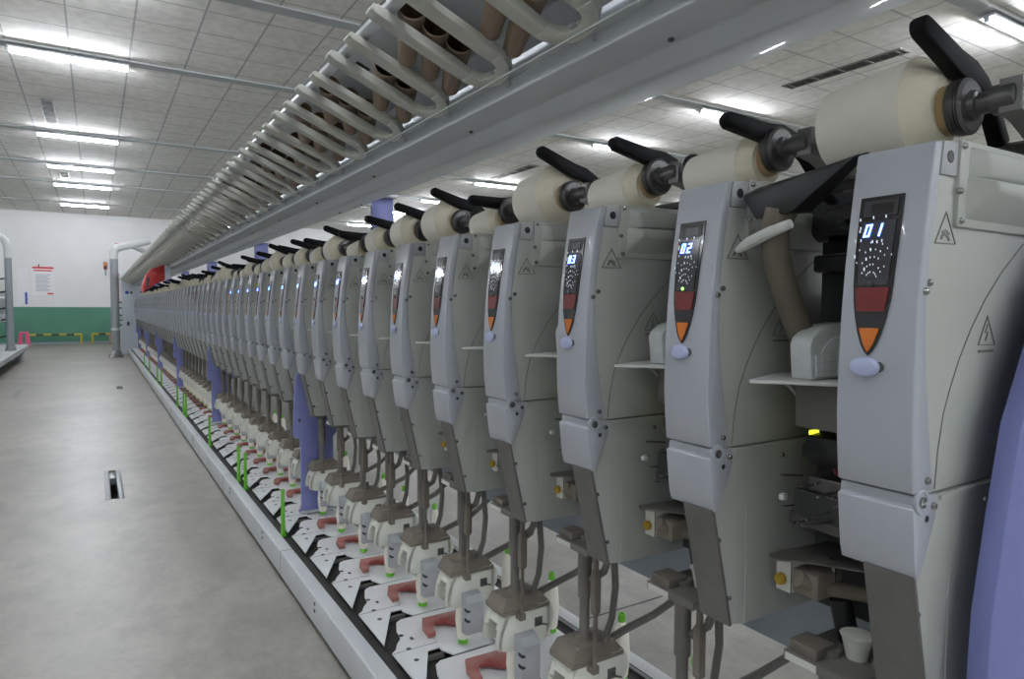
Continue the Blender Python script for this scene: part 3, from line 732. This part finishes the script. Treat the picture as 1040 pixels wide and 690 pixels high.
# empty green tubes riding the front belt
TU = None
tubes = [(3.36, .035), (4.33, .045), (4.56, 0), (5.85, .02), (7.5, .0), (7.72, .02), (8.35, 0), (10.5, 0), (11.2, 0), (12.9, 0), (14.3, 0)]
for i, (y, dx) in enumerate(tubes):
    if TU is None:
        mb = MB().lathe((.758, 0, -1.128), 'z', [(0, .0165), (.012, .0165), (.014, .011), (.205, .0085), (.222, .0095), (.23, .0085)], 'green', 14)
        TU = mb.build('bobbin_tube', None, (.758, 0, -1.128)); o = TU
    else:
        o = TU.copy(); C.objects.link(o)
    o.location = (.762, y, -1.128 + H)
    tag(o, 'empty bright green bobbin tube on the front belt, %s from the near end' % nth(i + 1), 'bobbin tube', 'empty green tubes on the front belt')

# ------------------------------------------------------------------ long machine members
YA, YB = .30, 19.75
mb = MB().prism([(.69, -1.222), (.69, -1.113), (.693, -1.11), (.742, -1.11), (.745, -1.113), (.745, -1.125), (.72, -1.125), (.72, -1.222)], YA, YB, 'rail')
br = mb.build('base_rail', None, (.72, 0, -1.222), bevel=.001)
tag(br, 'long pale base rail along the foot of the machine beside the aisle', 'machine rail')
for k in range(12):
    y = 2.54 + k * .955
    for z in (-1.138, -1.165): MB().lathe((.69, y, z), (-1, 0, 0), [(0, .008), (.003, .007), (.003, .001)], 'dark', 10).build('bolt', br, (.72, 0, -1.222))
for k in range(6): MB().box(.689, .7455, 1.5 + k * 1.6, 1.5015 + k * 1.6, -1.222, -1.109, 'seam').build('rail_joint', br, (.72, 0, -1.222))
for k in range(14): MB().box(.715, .74, 1.0 + k * 1.4, 1.08 + k * 1.4, -1.25, -1.2, 'tray').build('leveling_foot', br, (.72, 0, -1.222))
tag(MB().box(.746, .93, YA, YB, -1.134, -1.128, 'belt').build('conveyor_belt', None, (.8, 0, -1.134)), 'dark front conveyor belt between the base rail and white guide plates', 'conveyor belt')
mb = MB().box(.747, 1.44, YA, YB, -1.175, -1.136, 'tray')
mb.box(1.10, 1.325, YA, YB, -1.136, -1.102, 'white').box(1.385, 1.44, YA, YB, -1.136, -1.102, 'white')
for k in range(13): mb.box(.80, .9, .8 + k * 1.5, .9 + k * 1.5, -1.25, -1.175, 'tray'); mb.box(1.3, 1.4, .8 + k * 1.5, .9 + k * 1.5, -1.25, -1.175, 'tray')
tag(mb.build('machine_tray', None, (1.25, 0, -1.175), bevel=.002), 'long white tray under the winding units carrying the rear bobbins', 'machine tray')
tag(MB().box(1.326, 1.384, YA, YB, -1.135, -1.115, 'belt').build('conveyor_belt', None, (1.355, 0, -1.135)), 'black rear conveyor belt along the far edge of the white tray', 'conveyor belt')
mb = MB().prism([(1.153, -.672), (1.153, .02), (1.16, .03), (1.28, .03), (1.30, .0), (1.30, -.66), (1.29, -.672)], .42, YB, 'duct')
tag(mb.build('machine_duct', None, (1.2, 0, -.67), bevel=.003), 'long blue grey duct running behind the winding units', 'machine duct')

# section frames of lilac plate
def frame(y, first=False):
    front = [(1.42, .60), (1.30, .60), (1.30, .36), (1.28, .28), (1.2, .17), (1.11, .06), (1.045, -.04), (.984, -.146), (.953, -.257), (.925, -.377), (.919, -.464), (.92, -.56)]
    if not first:   # standing frames: only the leg below the units and the post above show
        front = [(1.43, .60), (1.305, .60), (1.305, .24), (1.17, .16), (1.12, .06), (1.12, -.2), (.94, -.3), (.886, -.367), (.876, -.5), (.870, -.67), (.872, -.688), (.907, -.70), (.909, -1.075), (.90, -1.08), (.90, -1.0965), (1.08, -1.0965), (1.08, -.70), (1.151, -.62), (1.151, .034), (1.303, .034), (1.303, -.2), (1.43, -.2)]
    else:
        front += [(.93, -.9), (.95, -1.0955), (1.25, -1.0955), (1.36, -.4), (1.42, .2)]
    mb = MB().prism(front, y - .0125, y + .0125, 'lilac')
    return mb
for k in range(7):
    y = .3875 + 3.2 * k
    if k == 6: y = 19.3 + .30
    o = frame(y, k == 0).build('frame_plate', None, (1.1, y, -1.1), bevel=.003)
    lb = 'lilac curved end panel at the near end of the machine' if k == 0 else 'upright lilac frame plate, %s section frame beyond the end panel' % nth(k)
    tag(o, lb, 'frame plate', 'lilac section frames of the machine')
    if k:
        MB().box(.90, 1.08, y - .035, y + .035, -1.0968, -1.085, 'box').build('foot_plate', o, (1.1, y, -1.1), bevel=.003)
        s = MB()
        for z in (-.6,): s.lathe((.90, y - .0125, z), (0, -1, 0), [(0, .008), (.004, .007), (.004, .001)], 'chrome', 10)
        s.build('bolt', o, (1.1, y, -1.1))
        MB().box(1.241, 1.44, y - .06, y + .06, .601, .615, 'beam').build('top_bracket', o, (1.1, y, -1.1), bevel=.002)

# overhead beam: bent sheet profile
pf = [(.86, .552), (.86, .511), (.867, .509), (.958, .511), (.963, .509), (.985, .4775), (.99, .4745), (.997, .4738), (1.004, .4762), (1.01, .483), (1.22, .5345), (1.24, .55), (1.24, .66), (.93, .66), (.90, .60)]
BY0, BY1 = -.6, 19.8
ob = MB().prism(pf, BY0, BY1, 'beam').build('overhead_beam', None, (1.1, 0, .55), bevel=.002, smooth=25)
tag(ob, 'long pale blue grey steel beam running above the yarn packages', 'overhead beam', kind='thing')
for k in range(14):
    y = .95 + k * .8
    MB().lathe((.94, y, .5105), (0, 0, -1), [(0, .006), (.005, .006), (.006, .003)], 'dark', 8).build('bolt', ob, (1.1, 0, .55))
for k in range(5):
    for dy in (-.24, -.14, .12):
        MB().lathe((1.17, 3.6 + 3.2 * (k - 1) + dy, .5222), (.24, 0, -.97), [(0, .007), (.006, .006), (.006, .001)], 'dark', 8).build('bolt', ob, (1.1, 0, .55))
tag(MB().prism([(.812, .535), (.862, .5515), (.862, .5475), (.814, .532)], BY0, BY1, 'clear').build('magazine_strip', None, (.83, 0, .535)), 'thin pale strip between the tube magazines and the overhead beam', 'metal strip')

# ------------------------------------------------------------------ tube magazines above
MX0, MZ0, MX1, MZ1 = .535, .665, .80, .556
SL = (MZ1 - MZ0) / (MX1 - MX0)
MO = (.66, 0, .60)
def make_mag(lod):
    t = empty('tube_magazine', MO)
    def rail(yc, w, hh, x0, x1, m='fork'):
        mb = MB(); L = math.hypot(1, SL); nx, nz = -SL / L, 1 / L
        xs = [x0, x0 + .012, x0 + .03, x1 - .05, x1]
        hs = [hh * .6, hh, hh, hh * 1.1, hh * .9]
        top = []; bot = []
        for x, h_ in zip(xs, hs):
            z = MZ0 + (x - MX0) * SL
            top.append((x + nx * h_ * .5, z + nz * h_ * .5)); bot.append((x - nx * h_ * .5, z - nz * h_ * .5))
        mb.prism(bot + top[::-1], yc - w / 2, yc + w / 2, m)
        return mb
    big = rail(.006, .042, .022, MX0, MX1 - .018)
    # rounded bend that returns to the flat rail of the same bracket
    seg = 10 if lod == 0 else 5; ro, ri = .0945, .0525; vs = []; fs = []
    for j in range(seg + 1):
        a = math.pi * j / seg
        for rad in (ro, ri):
            for s_ in (-.5, .5):
                x = MX1 - .02 + math.sin(a) * rad * .62; yy = -.0675 + math.cos(a) * rad
                z = MZ0 + (x - MX0) * SL
                vs.append((x - SL * .02 * s_, yy, z + .02 * s_))
    for j in range(seg):
        a0 = j * 4; b0 = a0 + 4
        fs += [(a0, a0 + 1, b0 + 1, b0), (a0 + 2, b0 + 2, b0 + 3, a0 + 3), (a0 + 1, a0 + 3, b0 + 3, b0 + 1), (a0, b0, b0 + 2, a0 + 2)]
    fs += [(0, 2, 3, 1), (4 * seg, 4 * seg + 1, 4 * seg + 3, 4 * seg + 2)]
    big.add(vs, fs, 'fork')
    big.build('curved_rail', t, MO, bevel=.0025 if lod == 0 else 0, seg=2, smooth=35)
    rail(-.139, .05, .016, MX0 + .005, MX1 - .01).build('flat_rail', t, MO, bevel=.0015 if lod == 0 else 0)
    if lod < 2:
        MB().prism([(.80, .553), (.855, .558), (.859, .552), (.859, .528), (.852, .53), (.85, .55), (.80, .548)], -.075, -.06, 'alu').build('mounting_clip', t, MO)
    return t
TP = {}
for n in range(3, N + 2):
    lod = 0 if n <= 10 else (1 if n <= 24 else 2)
    if lod not in TP:
        t = make_mag(lod); TP[lod] = t; KIDS[t.name] = list(t.children)
        for c in t.children: KIDS[c.name] = []
    else: t = copy_tree(TP[lod])
    yb = 1.47 - 3 * PITCH + (n - 1) * PITCH
    t.location = (MO[0], yb, MO[2] + H)
    tag(t, 'dusty white tube magazine bracket under the beam, %s from the near end' % nth(n - 2), 'tube magazine', 'tube magazines along the overhead beam')
# paper tubes lying across the rails
PT = None; ti = 0
L = math.hypot(1, SL); nx, nz = -SL / L, 1 / L
rt = random.Random(5)
for n in range(3, 27):
    yb = 1.47 - 3 * PITCH + (n - 1) * PITCH
    cnt = {4: 3, 5: 2, 6: 3, 7: 3, 3: 2, 2: 3}.get(n, 2 + (n % 3 == 0))
    for k in range(cnt):
        x = .748 - .061 * k
        z = MZ0 + (x - MX0) * SL + .0
        cx, cz = x + nx * .034, z + nz * .034
        if PT is None:
            mb = MB().lathe((0, 0, 0), 'y', [(-.03, .0315), (-.028, .0335), (.0, .0325), (.165, .0225), (.165, .0195)], 'paper', 24, cap=False)
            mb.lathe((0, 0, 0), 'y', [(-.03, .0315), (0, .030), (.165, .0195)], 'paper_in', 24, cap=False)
            PT = mb.build('paper_tube', None, (0, 0, 0), lift=0); o = PT
        else: o = PT.copy(); C.objects.link(o)
        o.location = (cx, yb + .012, cz + .016 + H); o.rotation_mode = 'QUATERNION'; o.rotation_quaternion = Vector((0, 1, 0)).rotation_difference(Vector((.32 + rt.uniform(-.05, .05), 1, -.30)).normalized())
        tag(o, 'brown paper tube in the %s magazine from the near end, %s from the beam' % (nth(n - 2), nth(k + 1)), 'paper tube', 'brown paper tubes in the magazines')
mb = MB()
L2 = [(.568, .672), (.592, .662), (.601, .684), (.577, .694)]
mb.prism(L2, BY0, 19.9, 'alu')
tag(mb.build('magazine_bar', None, (.58, 0, .67), bevel=.002), 'square aluminium bar joining the raised tips of the tube magazines', 'metal bar')
mb = MB().prism([(.62, .755), (.63, .76), (.865, .665), (.90, .618), (.893, .613), (.857, .657)], BY0, 19.9, 'box')
mc = mb.build('magazine_cover', None, (.7, 0, .64), bevel=.001)
tag(mc, 'long pale sheet cover with slots above the paper tubes', 'sheet cover')
for k in range(12):
    y = .7 + k * .32
    a, b_ = (.68, .7295), (.72, .7125)
    MB().prism([(a[0], a[1]), (b_[0], b_[1]), (b_[0], b_[1] + .006), (a[0], a[1] + .006)], y, y + .05, 'black').build('slot', mc, (.7, 0, .64))

# ------------------------------------------------------------------ far end of the machine
mb = MB().prism([(.575, -1.25), (.575, .84), (.62, .90), (1.4, .90), (1.4, -1.25)], 19.9, 21.6, 'cab')
hc = mb.build('headstock_cabinet', None, (.98, 20.7, -1.25), bevel=.012)
tag(hc, 'pale blue grey headstock cabinet closing the far end of the machine', 'machine cabinet')
MB().lathe((.70, 19.9, .33), (0, -1, 0), [(0, .045), (.012, .04), (.012, .01)], 'blueink', 16).build('badge', hc, (.98, 20.7, -1.25))['label'] = 'small round blue badge'
MB().lathe((.80, 19.9, .33), (0, -1, 0), [(0, .03), (.01, .028), (.01, .01)], 'black', 14).build('knob', hc, (.98, 20.7, -1.25))
MB().box(.69, .74, 19.885, 19.9, -.52, -.42, 'black').build('lock', hc, (.98, 20.7, -1.25))
og = (.72, 10.2, .2); t = empty('doffer_carriage', og)
MB().prism([(.537, .17), (.533, .265), (.58, .41), (.63, .475), (.79, .545), (.79, .335), (.68, .28), (.58, .21)], 10.0, 10.4, 'redpaint').build('red_cover', t, og, bevel=.01)['label'] = 'red painted cover'
MB().prism([(.795, .335), (.795, .53), (.835, .53), (.835, .50), (.86, .49), (.86, .36)], 10.0, 10.4, 'cab').build('carriage_body', t, og, bevel=.005)
MB().prism([(.565, .225), (.58, .36), (.60, .385), (.612, .355), (.595, .25)], 9.99, 10.005, 'vent').build('recess', t, og)
tag(t, 'red fronted doffer carriage hanging on the beam far down the row', 'doffer carriage')

def vpipe(x, y, ztop, r, end, name, label, cat, foot=True):
    t = empty(name, (x, y, -H))
    org = (x, y, -H)
    MB().lathe((x, y, -H), 'z', [(.15, r), (ztop + H - .25, r)], 'pipe', 18).build('pipe_column', t, org)
    pts = [(x, y, ztop - .25), (x, y, ztop - .1)]
    for a in range(0, 91, 15): pts.append((x + (1 - math.cos(R(a))) * .14 * end[0], y + (1 - math.cos(R(a))) * .14 * end[1], ztop - .1 + math.sin(R(a)) * .14))
    pts.append((x + end[2], y + end[3], ztop + end[4]))
    MB().tube(pts, r * 1.02, 'pale', 14).build('pipe_elbow', t, org)
    MB().frustum([(x - .17, y - .17), (x + .17, y - .17), (x + .17, y + .17), (x - .17, y + .17)], -H, [(x - r, y - r), (x + r, y - r), (x + r, y + r), (x - r, y + r)], -H + .16, 'dark').build('foot', t, org, bevel=.01)
    MB().lathe((x, y, -.6), 'z', [(0, r * 1.08), (.06, r * 1.08)], 'pale', 18).build('pipe_joint', t, org)
    return tag(t, label, cat)
vp = vpipe(.405, 18.8, 1.36, .088, (1, .2, .78, .15, .24), 'suction_duct', 'grey suction pipe with pale elbow bending towards the machine at its far end', 'pipe')
tag(MB().tube([(.47, 18.9, 1.32), (.7, 19.1, 1.5), (1.12, 19.3, 1.34)], .06, 'pale', 12).build('branch_pipe', vp, (.405, 18.8, -H)))
mb = MB()
for z in (.12, -.02, -.2, -.33, -.45): mb.tube([(.45, 18.9, z), (.52, 19.4, z - .04), (.57, 19.88, z - .05)], .018, 'black', 8)
mb.build('cable', vp, (.405, 18.8, -H))

# neighbouring machine at the edge of the view
t = empty('neighbour_machine', (-2.2, 17.2, -H)); og = (-2.2, 17.2, -H)
mb = MB().box(-3.4, -1.62, 16.2, 19.5, -.35, -.2, 'cab').box(-3.4, -1.66, 16.6, 19.4, -.2, .15, 'duct').box(-3.4, -1.75, 16.6, 19.4, .2, .55, 'pale')
mb.build('machine_body', t, og, bevel=.01)
MB().prism([(-1.35, -1.03), (-1.35, -.93), (-3.4, -.93), (-3.4, -1.03)], 12.6, 19.6, 'rail').box(-1.52, -1.36, 13.2, 13.35, -1.25, -1.03, 'rail').box(-1.52, -1.36, 18.2, 18.35, -1.25, -1.03, 'rail').build('base_frame', t, og, bevel=.006)
mb = MB()
for z in (.55, .28, -.05, -.28, -.62): mb.tube([(-1.5, 17.05, z), (-1.75, 16.9, z - .06), (-2.4, 16.6, z - .02)], .018, 'black', 8)
mb.build('cable', t, og)
mb = MB().lathe((-1.48, 17, -.93), 'z', [(0, .1), (.12, .068), (1.9, .062)], 'pipe', 16)
mb.build('pipe_column', t, og)
MB().tube([(-1.48, 17, .95), (-1.48, 17, 1.15), (-1.50, 17, 1.27), (-1.56, 17, 1.35), (-1.66, 17, 1.39), (-2.4, 17, 1.42)], .068, 'pale', 14).build('pipe_elbow', t, og)
MB().tube([(-1.55, 17.3, 1.32), (-1.66, 17.3, 1.46), (-2.4, 17.3, 1.52)], .06, 'pale', 12).build('upper_pipe', t, og)
tag(t, 'end of the neighbouring machine with vertical grey pipe and black cables across the aisle', 'machine')

# ------------------------------------------------------------------ room
def struct(mb, name, **k):
    o = mb.build(name, None, (0, 0, 0), lift=H, **k); o['kind'] = 'structure'; return o
ZC = 2.949; XL, XR, YN, YF = -10.0, 18.0, -12.0, 26.0
def plane(name, vs, m):
    me = bpy.data.meshes.new(name); me.from_pydata(vs, [], [(0, 1, 2, 3)]); me.materials.append(M[m])
    o = bpy.data.objects.new(name, me); C.objects.link(o); o['kind'] = 'structure'; return o
zc = ZC + H
def slab(name, x0, x1, y0, y1, z0, z1, m):
    o = MB().box(x0, x1, y0, y1, z0, z1, m).build(name, None, (0, 0, 0), lift=0); o['kind'] = 'structure'; return o
# floor with an opening at the drain slot
mb = MB()
DX0, DX1, DY0, DY1 = .04, .125, 5.0, 5.88
for x0, x1, y0, y1 in ((XL, DX0, YN, YF), (DX1, XR, YN, YF), (DX0, DX1, YN, DY0), (DX0, DX1, DY1, YF)):
    mb.box(x0, x1, y0, y1, -.2, 0, 'floor')
o = mb.build('floor', None, (0, 0, 0), lift=0); o['kind'] = 'structure'
slab('ceiling', XL, XR, YN, YF, zc, zc + .1, 'ceiling')
slab('wall_far', XL, XR, YF, YF + .15, 0, zc, 'wall')
slab('wall_near', XL, XR, YN - .15, YN, 0, zc, 'wall')
slab('wall_left', XL - .15, XL, YN, YF, 0, zc, 'wall')
slab('wall_right', XR, XR + .15, YN, YF, 0, zc, 'wall')
o = MB().box(8.02, 8.85, 20, 20.8, 0, zc, 'wall').build('pillar', None, (0, 0, 0), lift=0); o['kind'] = 'structure'
slab('trim_1', 1.55, 6.0, 2.083, 2.092, .0, .0008, 'seam')
slab('trim_2', XL, XR, YF - .02, YF, 0, .07, 'duct')
# drain slot
t = empty('floor_drain', (.082, 5.44, -H)); og = (.082, 5.44, -H)
MB().box(.03, .062, 4.99, 5.89, -H - .06, -H + .004, 'pipe').box(.104, .136, 4.99, 5.89, -H - .06, -H + .004, 'pipe').box(.062, .104, 5.66, 5.89, -H - .06, -H - .012, 'pipe').build('slot_frame', t, og, bevel=.004)
MB().box(.055, .11, 4.99, 5.89, -H - .19, -H - .15, 'tray').build('slot_bottom', t, og)
tag(t, 'narrow open drain slot with pale worn edges in the concrete aisle floor', 'floor drain')
MB_ = MB().box(.25, .33, 11.6, 12.0, -H, -H + .003, 'tray'); tag(MB_.build('floor_socket', None, (.29, 11.8, -H)), 'small dark metal floor cover in the aisle near the pipe foot', 'floor cover')
tag(MB().box(-1.0, -.92, 11.2, 12.2, -H, -H + .003, 'ventframe').build('floor_socket', None, (-.96, 11.7, -H)), 'long dull metal floor cover in the aisle by the neighbouring machine', 'floor cover')

# lights
rows = [-10.4, -7.6, -4.9, -2.3, 0.4, 3.32, 7.03, 9.53, 13.9, 16.95, 19.45, 23.18]
cols = [(-.757, .397), (7.55, 8.75)]
LA = None
rownames = ['', '', 'first', 'second', 'third', 'fourth', 'fifth', 'sixth', 'seventh']
def make_lamp():
    t = empty('ceiling_light', (0, 0, ZC)); og = (0, 0, ZC)
    MB().box(-.6, .6, -.075, .075, ZC - .045, ZC - .022, 'lampbody').build('lamp_body', t, og, bevel=.004)
    MB().tube([(-.575, 0, ZC - .07), (.575, 0, ZC - .07)], .019, 'tube', 10).build('lamp_tube', t, og)
    MB().box(-.6, -.575, -.022, .022, ZC - .092, ZC - .03, 'lampbody').build('end_cap', t, og)
    MB().box(.575, .6, -.022, .022, ZC - .092, ZC - .03, 'lampbody').build('end_cap', t, og)
    return t
allcols = [(-.18, 'above the aisle'), (8.15, 'beyond the machine'), (-6.0, 'over the neighbouring aisle'), (14.5, 'by the far wall'), (3.98, 'between')]
idx = 0
for i, y in enumerate(rows):
    for j, (x, where) in enumerate(allcols):
        if j == 4 and y > 0: continue
        if LA is None:
            LA = make_lamp(); o = LA; KIDS[LA.name] = list(LA.children)
            for c in LA.children: KIDS[c.name] = []
        else: o = copy_tree(LA)
        o.location = (x, y, zc - .021)
        if j == 0: lb = 'lit fluorescent tube on the ceiling above the aisle, %s lamp row from the far wall' % nth(len(rows) - i)
        elif j == 1: lb = 'lit fluorescent tube on the ceiling beyond the machine, %s lamp row from the far wall' % nth(len(rows) - i)
        else: lb = 'lit fluorescent tube in lamp row %s from the far wall, %s' % (nth(len(rows) - i), {2: 'above the next aisle', 3: 'towards the side wall', 4: 'behind the viewer'}[j])
        tag(o, lb, 'ceiling light', 'fluorescent tubes on the ceiling')
for i, y in enumerate(rows):
    slab('trim_%d' % (i + 3), XL, XR, y - .09, y + .09, zc - .02, zc - .0005, 'strip')
# ceiling vents
def vent(x0, x1, y0, y1, label):
    xm, ym = (x0 + x1) / 2, (y0 + y1) / 2; t = empty('air_vent', (xm, ym, ZC)); og = (xm, ym, ZC)
    mb = MB().box(x0, x1, y0, y1, ZC - .004, ZC - .001, 'vent'); mb.build('duct_opening', t, og)
    mb = MB(); b_ = .022
    mb.box(x0 - b_, x0, y0 - b_, y1 + b_, ZC - .012, ZC, 'ventframe').box(x1, x1 + b_, y0 - b_, y1 + b_, ZC - .012, ZC, 'ventframe')
    mb.box(x0, x1, y0 - b_, y0, ZC - .012, ZC, 'ventframe').box(x0, x1, y1, y1 + b_, ZC - .012, ZC, 'ventframe')
    mb.build('vent_frame', t, og)
    mb = MB(); k = int((y1 - y0) / .11)
    for i in range(k): mb.box(x0, x1, y0 + (i + .5) * (y1 - y0) / k - .012, y0 + (i + .5) * (y1 - y0) / k + .012, ZC - .012, ZC - .003, 'black' if i % 3 else 'ventframe')
    mb.build('vent_grille', t, og)
    tag(t, label, 'air vent')
vent(-.60, -.46, 11.85, 13.35, 'dark slotted air vent in the ceiling above the aisle')
vent(7.82, 7.99, 4.31, 5.82, 'long dark slotted ceiling vent above the first yarn package')
vent(7.75, 7.93, 11.8, 14.5, 'dark ceiling vent behind the fourth lever handle')
vent(-.60, -.46, 18.0, 18.7, 'small dark vent in the ceiling close to the far wall')

# ------------------------------------------------------------------ things at the far wall
t = empty('wall_poster', (-1.37, 25.99, .32)); og = (-1.37, 25.99, .32)
MB().box(-1.65, -1.10, 25.985, 25.998, .32, 1.21, 'paperw').build('sheet', t, og)
MB().box(-1.65, -1.10, 25.982, 25.986, 1.15, 1.21, 'posterred').build('red_band', t, og)
MB().box(-1.62, -1.14, 25.982, 25.986, 1.07, 1.11, 'posterred').build('heading', t, og)
MB().box(-1.28, -1.12, 25.982, 25.986, .34, .39, 'posterred').build('footer', t, og)
mb = MB()
for k in range(14): mb.box(-1.58, -1.17 - (k % 3) * .05, 25.982, 25.986, .96 - k * .04, .975 - k * .04, 'greyink')
mb.build('text_lines', t, og)
MB().box(-1.50, -1.47, 25.98, 25.99, 1.21, 1.29, 'black').build('hook', t, og)
tag(t, 'white notice poster with red heading hung on the far wall', 'poster')
t = empty('wall_board', (-1.9, 25.99, .2)); og = (-1.9, 25.99, .2)
MB().box(-2.05, -1.78, 25.985, 25.998, .0, 1.15, 'paperw').build('board', t, og)
MB().box(-1.86, -1.80, 25.98, 25.986, .02, .4, 'blueink').build('blue_printing', t, og)
tag(t, 'pale board with blue print on the far wall beside the neighbouring machine', 'notice board')
def barrier(x0, x1, label, legs):
    t = empty('floor_barrier', ((x0 + x1) / 2, 25.6, -H)); og = ((x0 + x1) / 2, 25.6, -H)
    k = int((x1 - x0) / .18) or 1
    for i in range(k):
        a = x0 + (x1 - x0) * i / k; b_ = x0 + (x1 - x0) * (i + 1) / k
        MB().tube([(a, 25.6, -.93), (b_, 25.6, -.93)], .035, 'yellowp' if i % 2 == 0 else 'barrier_dark', 10).build('rail_band', t, og)
    for x in legs: MB().lathe((x, 25.6, -H), 'z', [(0, .035), (.33, .035)], 'yellowp', 10).build('leg', t, og)
    tag(t, label, 'barrier')
barrier(-1.78, -.39, 'low yellow and dark pipe barrier under the poster by the green wall', (-.40,))
barrier(-.10, .46, 'short yellow pipe barrier at the green wall beside the wooden crates', (-.09,))
t = empty('plastic_stool', (-1.80, 24.4, -H)); og = (-1.80, 24.4, -H)
MB().box(-1.90, -1.70, 24.30, 24.50, -.83, -.79, 'pink').build('seat', t, og, bevel=.012)
for sx in (-1, 1):
    for sy in (-1, 1):
        x, y = -1.80 + sx * .075, 24.4 + sy * .075
        MB().frustum([(x - .05 + sx * .03, y - .03), (x + .05 + sx * .03, y - .03), (x + .05 + sx * .03, y + .03), (x - .05 + sx * .03, y + .03)], -H, [(x - .04, y - .02), (x + .04, y - .02), (x + .04, y + .02), (x - .04, y + .02)], -.82, 'pink').build('leg', t, og)
tag(t, 'bright pink plastic stool by the green wall', 'stool')
def crate(x0, x1, y0, y1, z0, z1, label):
    t = empty('wooden_crate', ((x0 + x1) / 2, (y0 + y1) / 2, z0)); og = ((x0 + x1) / 2, (y0 + y1) / 2, z0)
    MB().box(x0 + .02, x1 - .02, y0 + .02, y1 - .02, z0 + .03, z1 - .05, 'wood').build('crate_box', t, og)
    mb = MB(); k = 4
    for i in range(k):
        z = z0 + (z1 - z0) * i / k
        mb.box(x0, x1, y0, y0 + .02, z + .008, z + (z1 - z0) / k - .008, 'wood')
    mb.build('slat_side', t, og)
    mb = MB()
    for x in (x0, x1 - .05): mb.box(x, x + .05, y0 - .012, y0 + .008, z0, z1, 'tan')
    mb.build('corner_post', t, og)
    tag(t, label, 'crate')
crate(.36, .62, 25.0, 25.4, -H, -.86, 'slatted wooden crate on the floor under the far wall, left of the suction pipe'.replace(' left of', ' before'))
crate(.66, .98, 24.8, 25.2, -H, -.62, 'taller wooden crate stacked behind the suction pipe foot')
t = empty('alarm_lamp', (.315, 25.95, 1.1)); og = (.315, 25.95, 1.1)
MB().lathe((.315, 25.93, 1.1), 'z', [(.2, .05), (.3, .05), (.33, .03)], 'amber', 14).build('amber_dome', t, og)
MB().lathe((.315, 25.93, 1.1), 'z', [(.08, .05), (.2, .05)], 'redlens', 14).build('red_dome', t, og)
MB().box(.295, .335, 25.93, 26.0, .98, 1.19, 'pipe').build('bracket', t, og)
tag(t, 'small amber and red alarm lamp on the white far wall', 'alarm lamp')
t = empty('hose_cabinet', (.78, 25.9, .1)); og = (.78, 25.9, .1)
MB().box(.66, .92, 25.82, 25.99, .1, 1.05, 'redpaint').build('box', t, og, bevel=.01)
MB().box(.70, .88, 25.812, 25.822, .4, .8, 'paperw').build('panel', t, og)
tag(t, 'red fire cabinet on the far wall behind the suction pipe', 'fire cabinet')
tag(MB().box(.60, .76, 25.9, 25.99, 1.85, 2.05, 'redpaint').build('exit_lamp', None, (.68, 25.95, 1.85), bevel=.01), 'small dark red box high on the far wall above the pipe', 'wall box')

# ------------------------------------------------------------------ world, camera, view
w = bpy.data.worlds.new('World'); SC.world = w; w.use_nodes = True
w.node_tree.nodes['Background'].inputs['Color'].default_value = (0.8, 0.85, 0.9, 1); w.node_tree.nodes['Background'].inputs['Strength'].default_value = 0.3
cam = bpy.data.cameras.new('camera'); co = bpy.data.objects.new('camera', cam); C.objects.link(co)
f = 683.506
cam.sensor_fit = 'HORIZONTAL'; cam.sensor_width = 36; cam.lens = f * 36 / 1040; cam.clip_start = 0.02; cam.clip_end = 200
yaw, pit, rol = R(31.7573), R(2.7566), R(-.24601)
fw = Vector((math.sin(yaw) * math.cos(pit), math.cos(yaw) * math.cos(pit), -math.sin(pit)))
rt_ = Vector((math.cos(yaw), -math.sin(yaw), 0)); up = rt_.cross(fw)
r2 = rt_ * math.cos(rol) + up * -math.sin(rol) * -1 * -1
u2 = up * math.cos(rol) + rt_ * math.sin(rol)
r2 = rt_ * math.cos(rol) - up * math.sin(rol)
mw = Matrix((r2, u2, -fw)).transposed().to_4x4(); mw.translation = Vector((0, 0, H))
co.matrix_world = mw
SC.camera = co
vs = SC.view_settings
vs.view_transform = 'Standard'; vs.look = 'None'; vs.gamma = 1.0; vs.use_curve_mapping = False; vs.exposure = 0.22
SC.cycles.use_denoising = True
SC.cycles.max_bounces = 8; SC.cycles.diffuse_bounces = 5
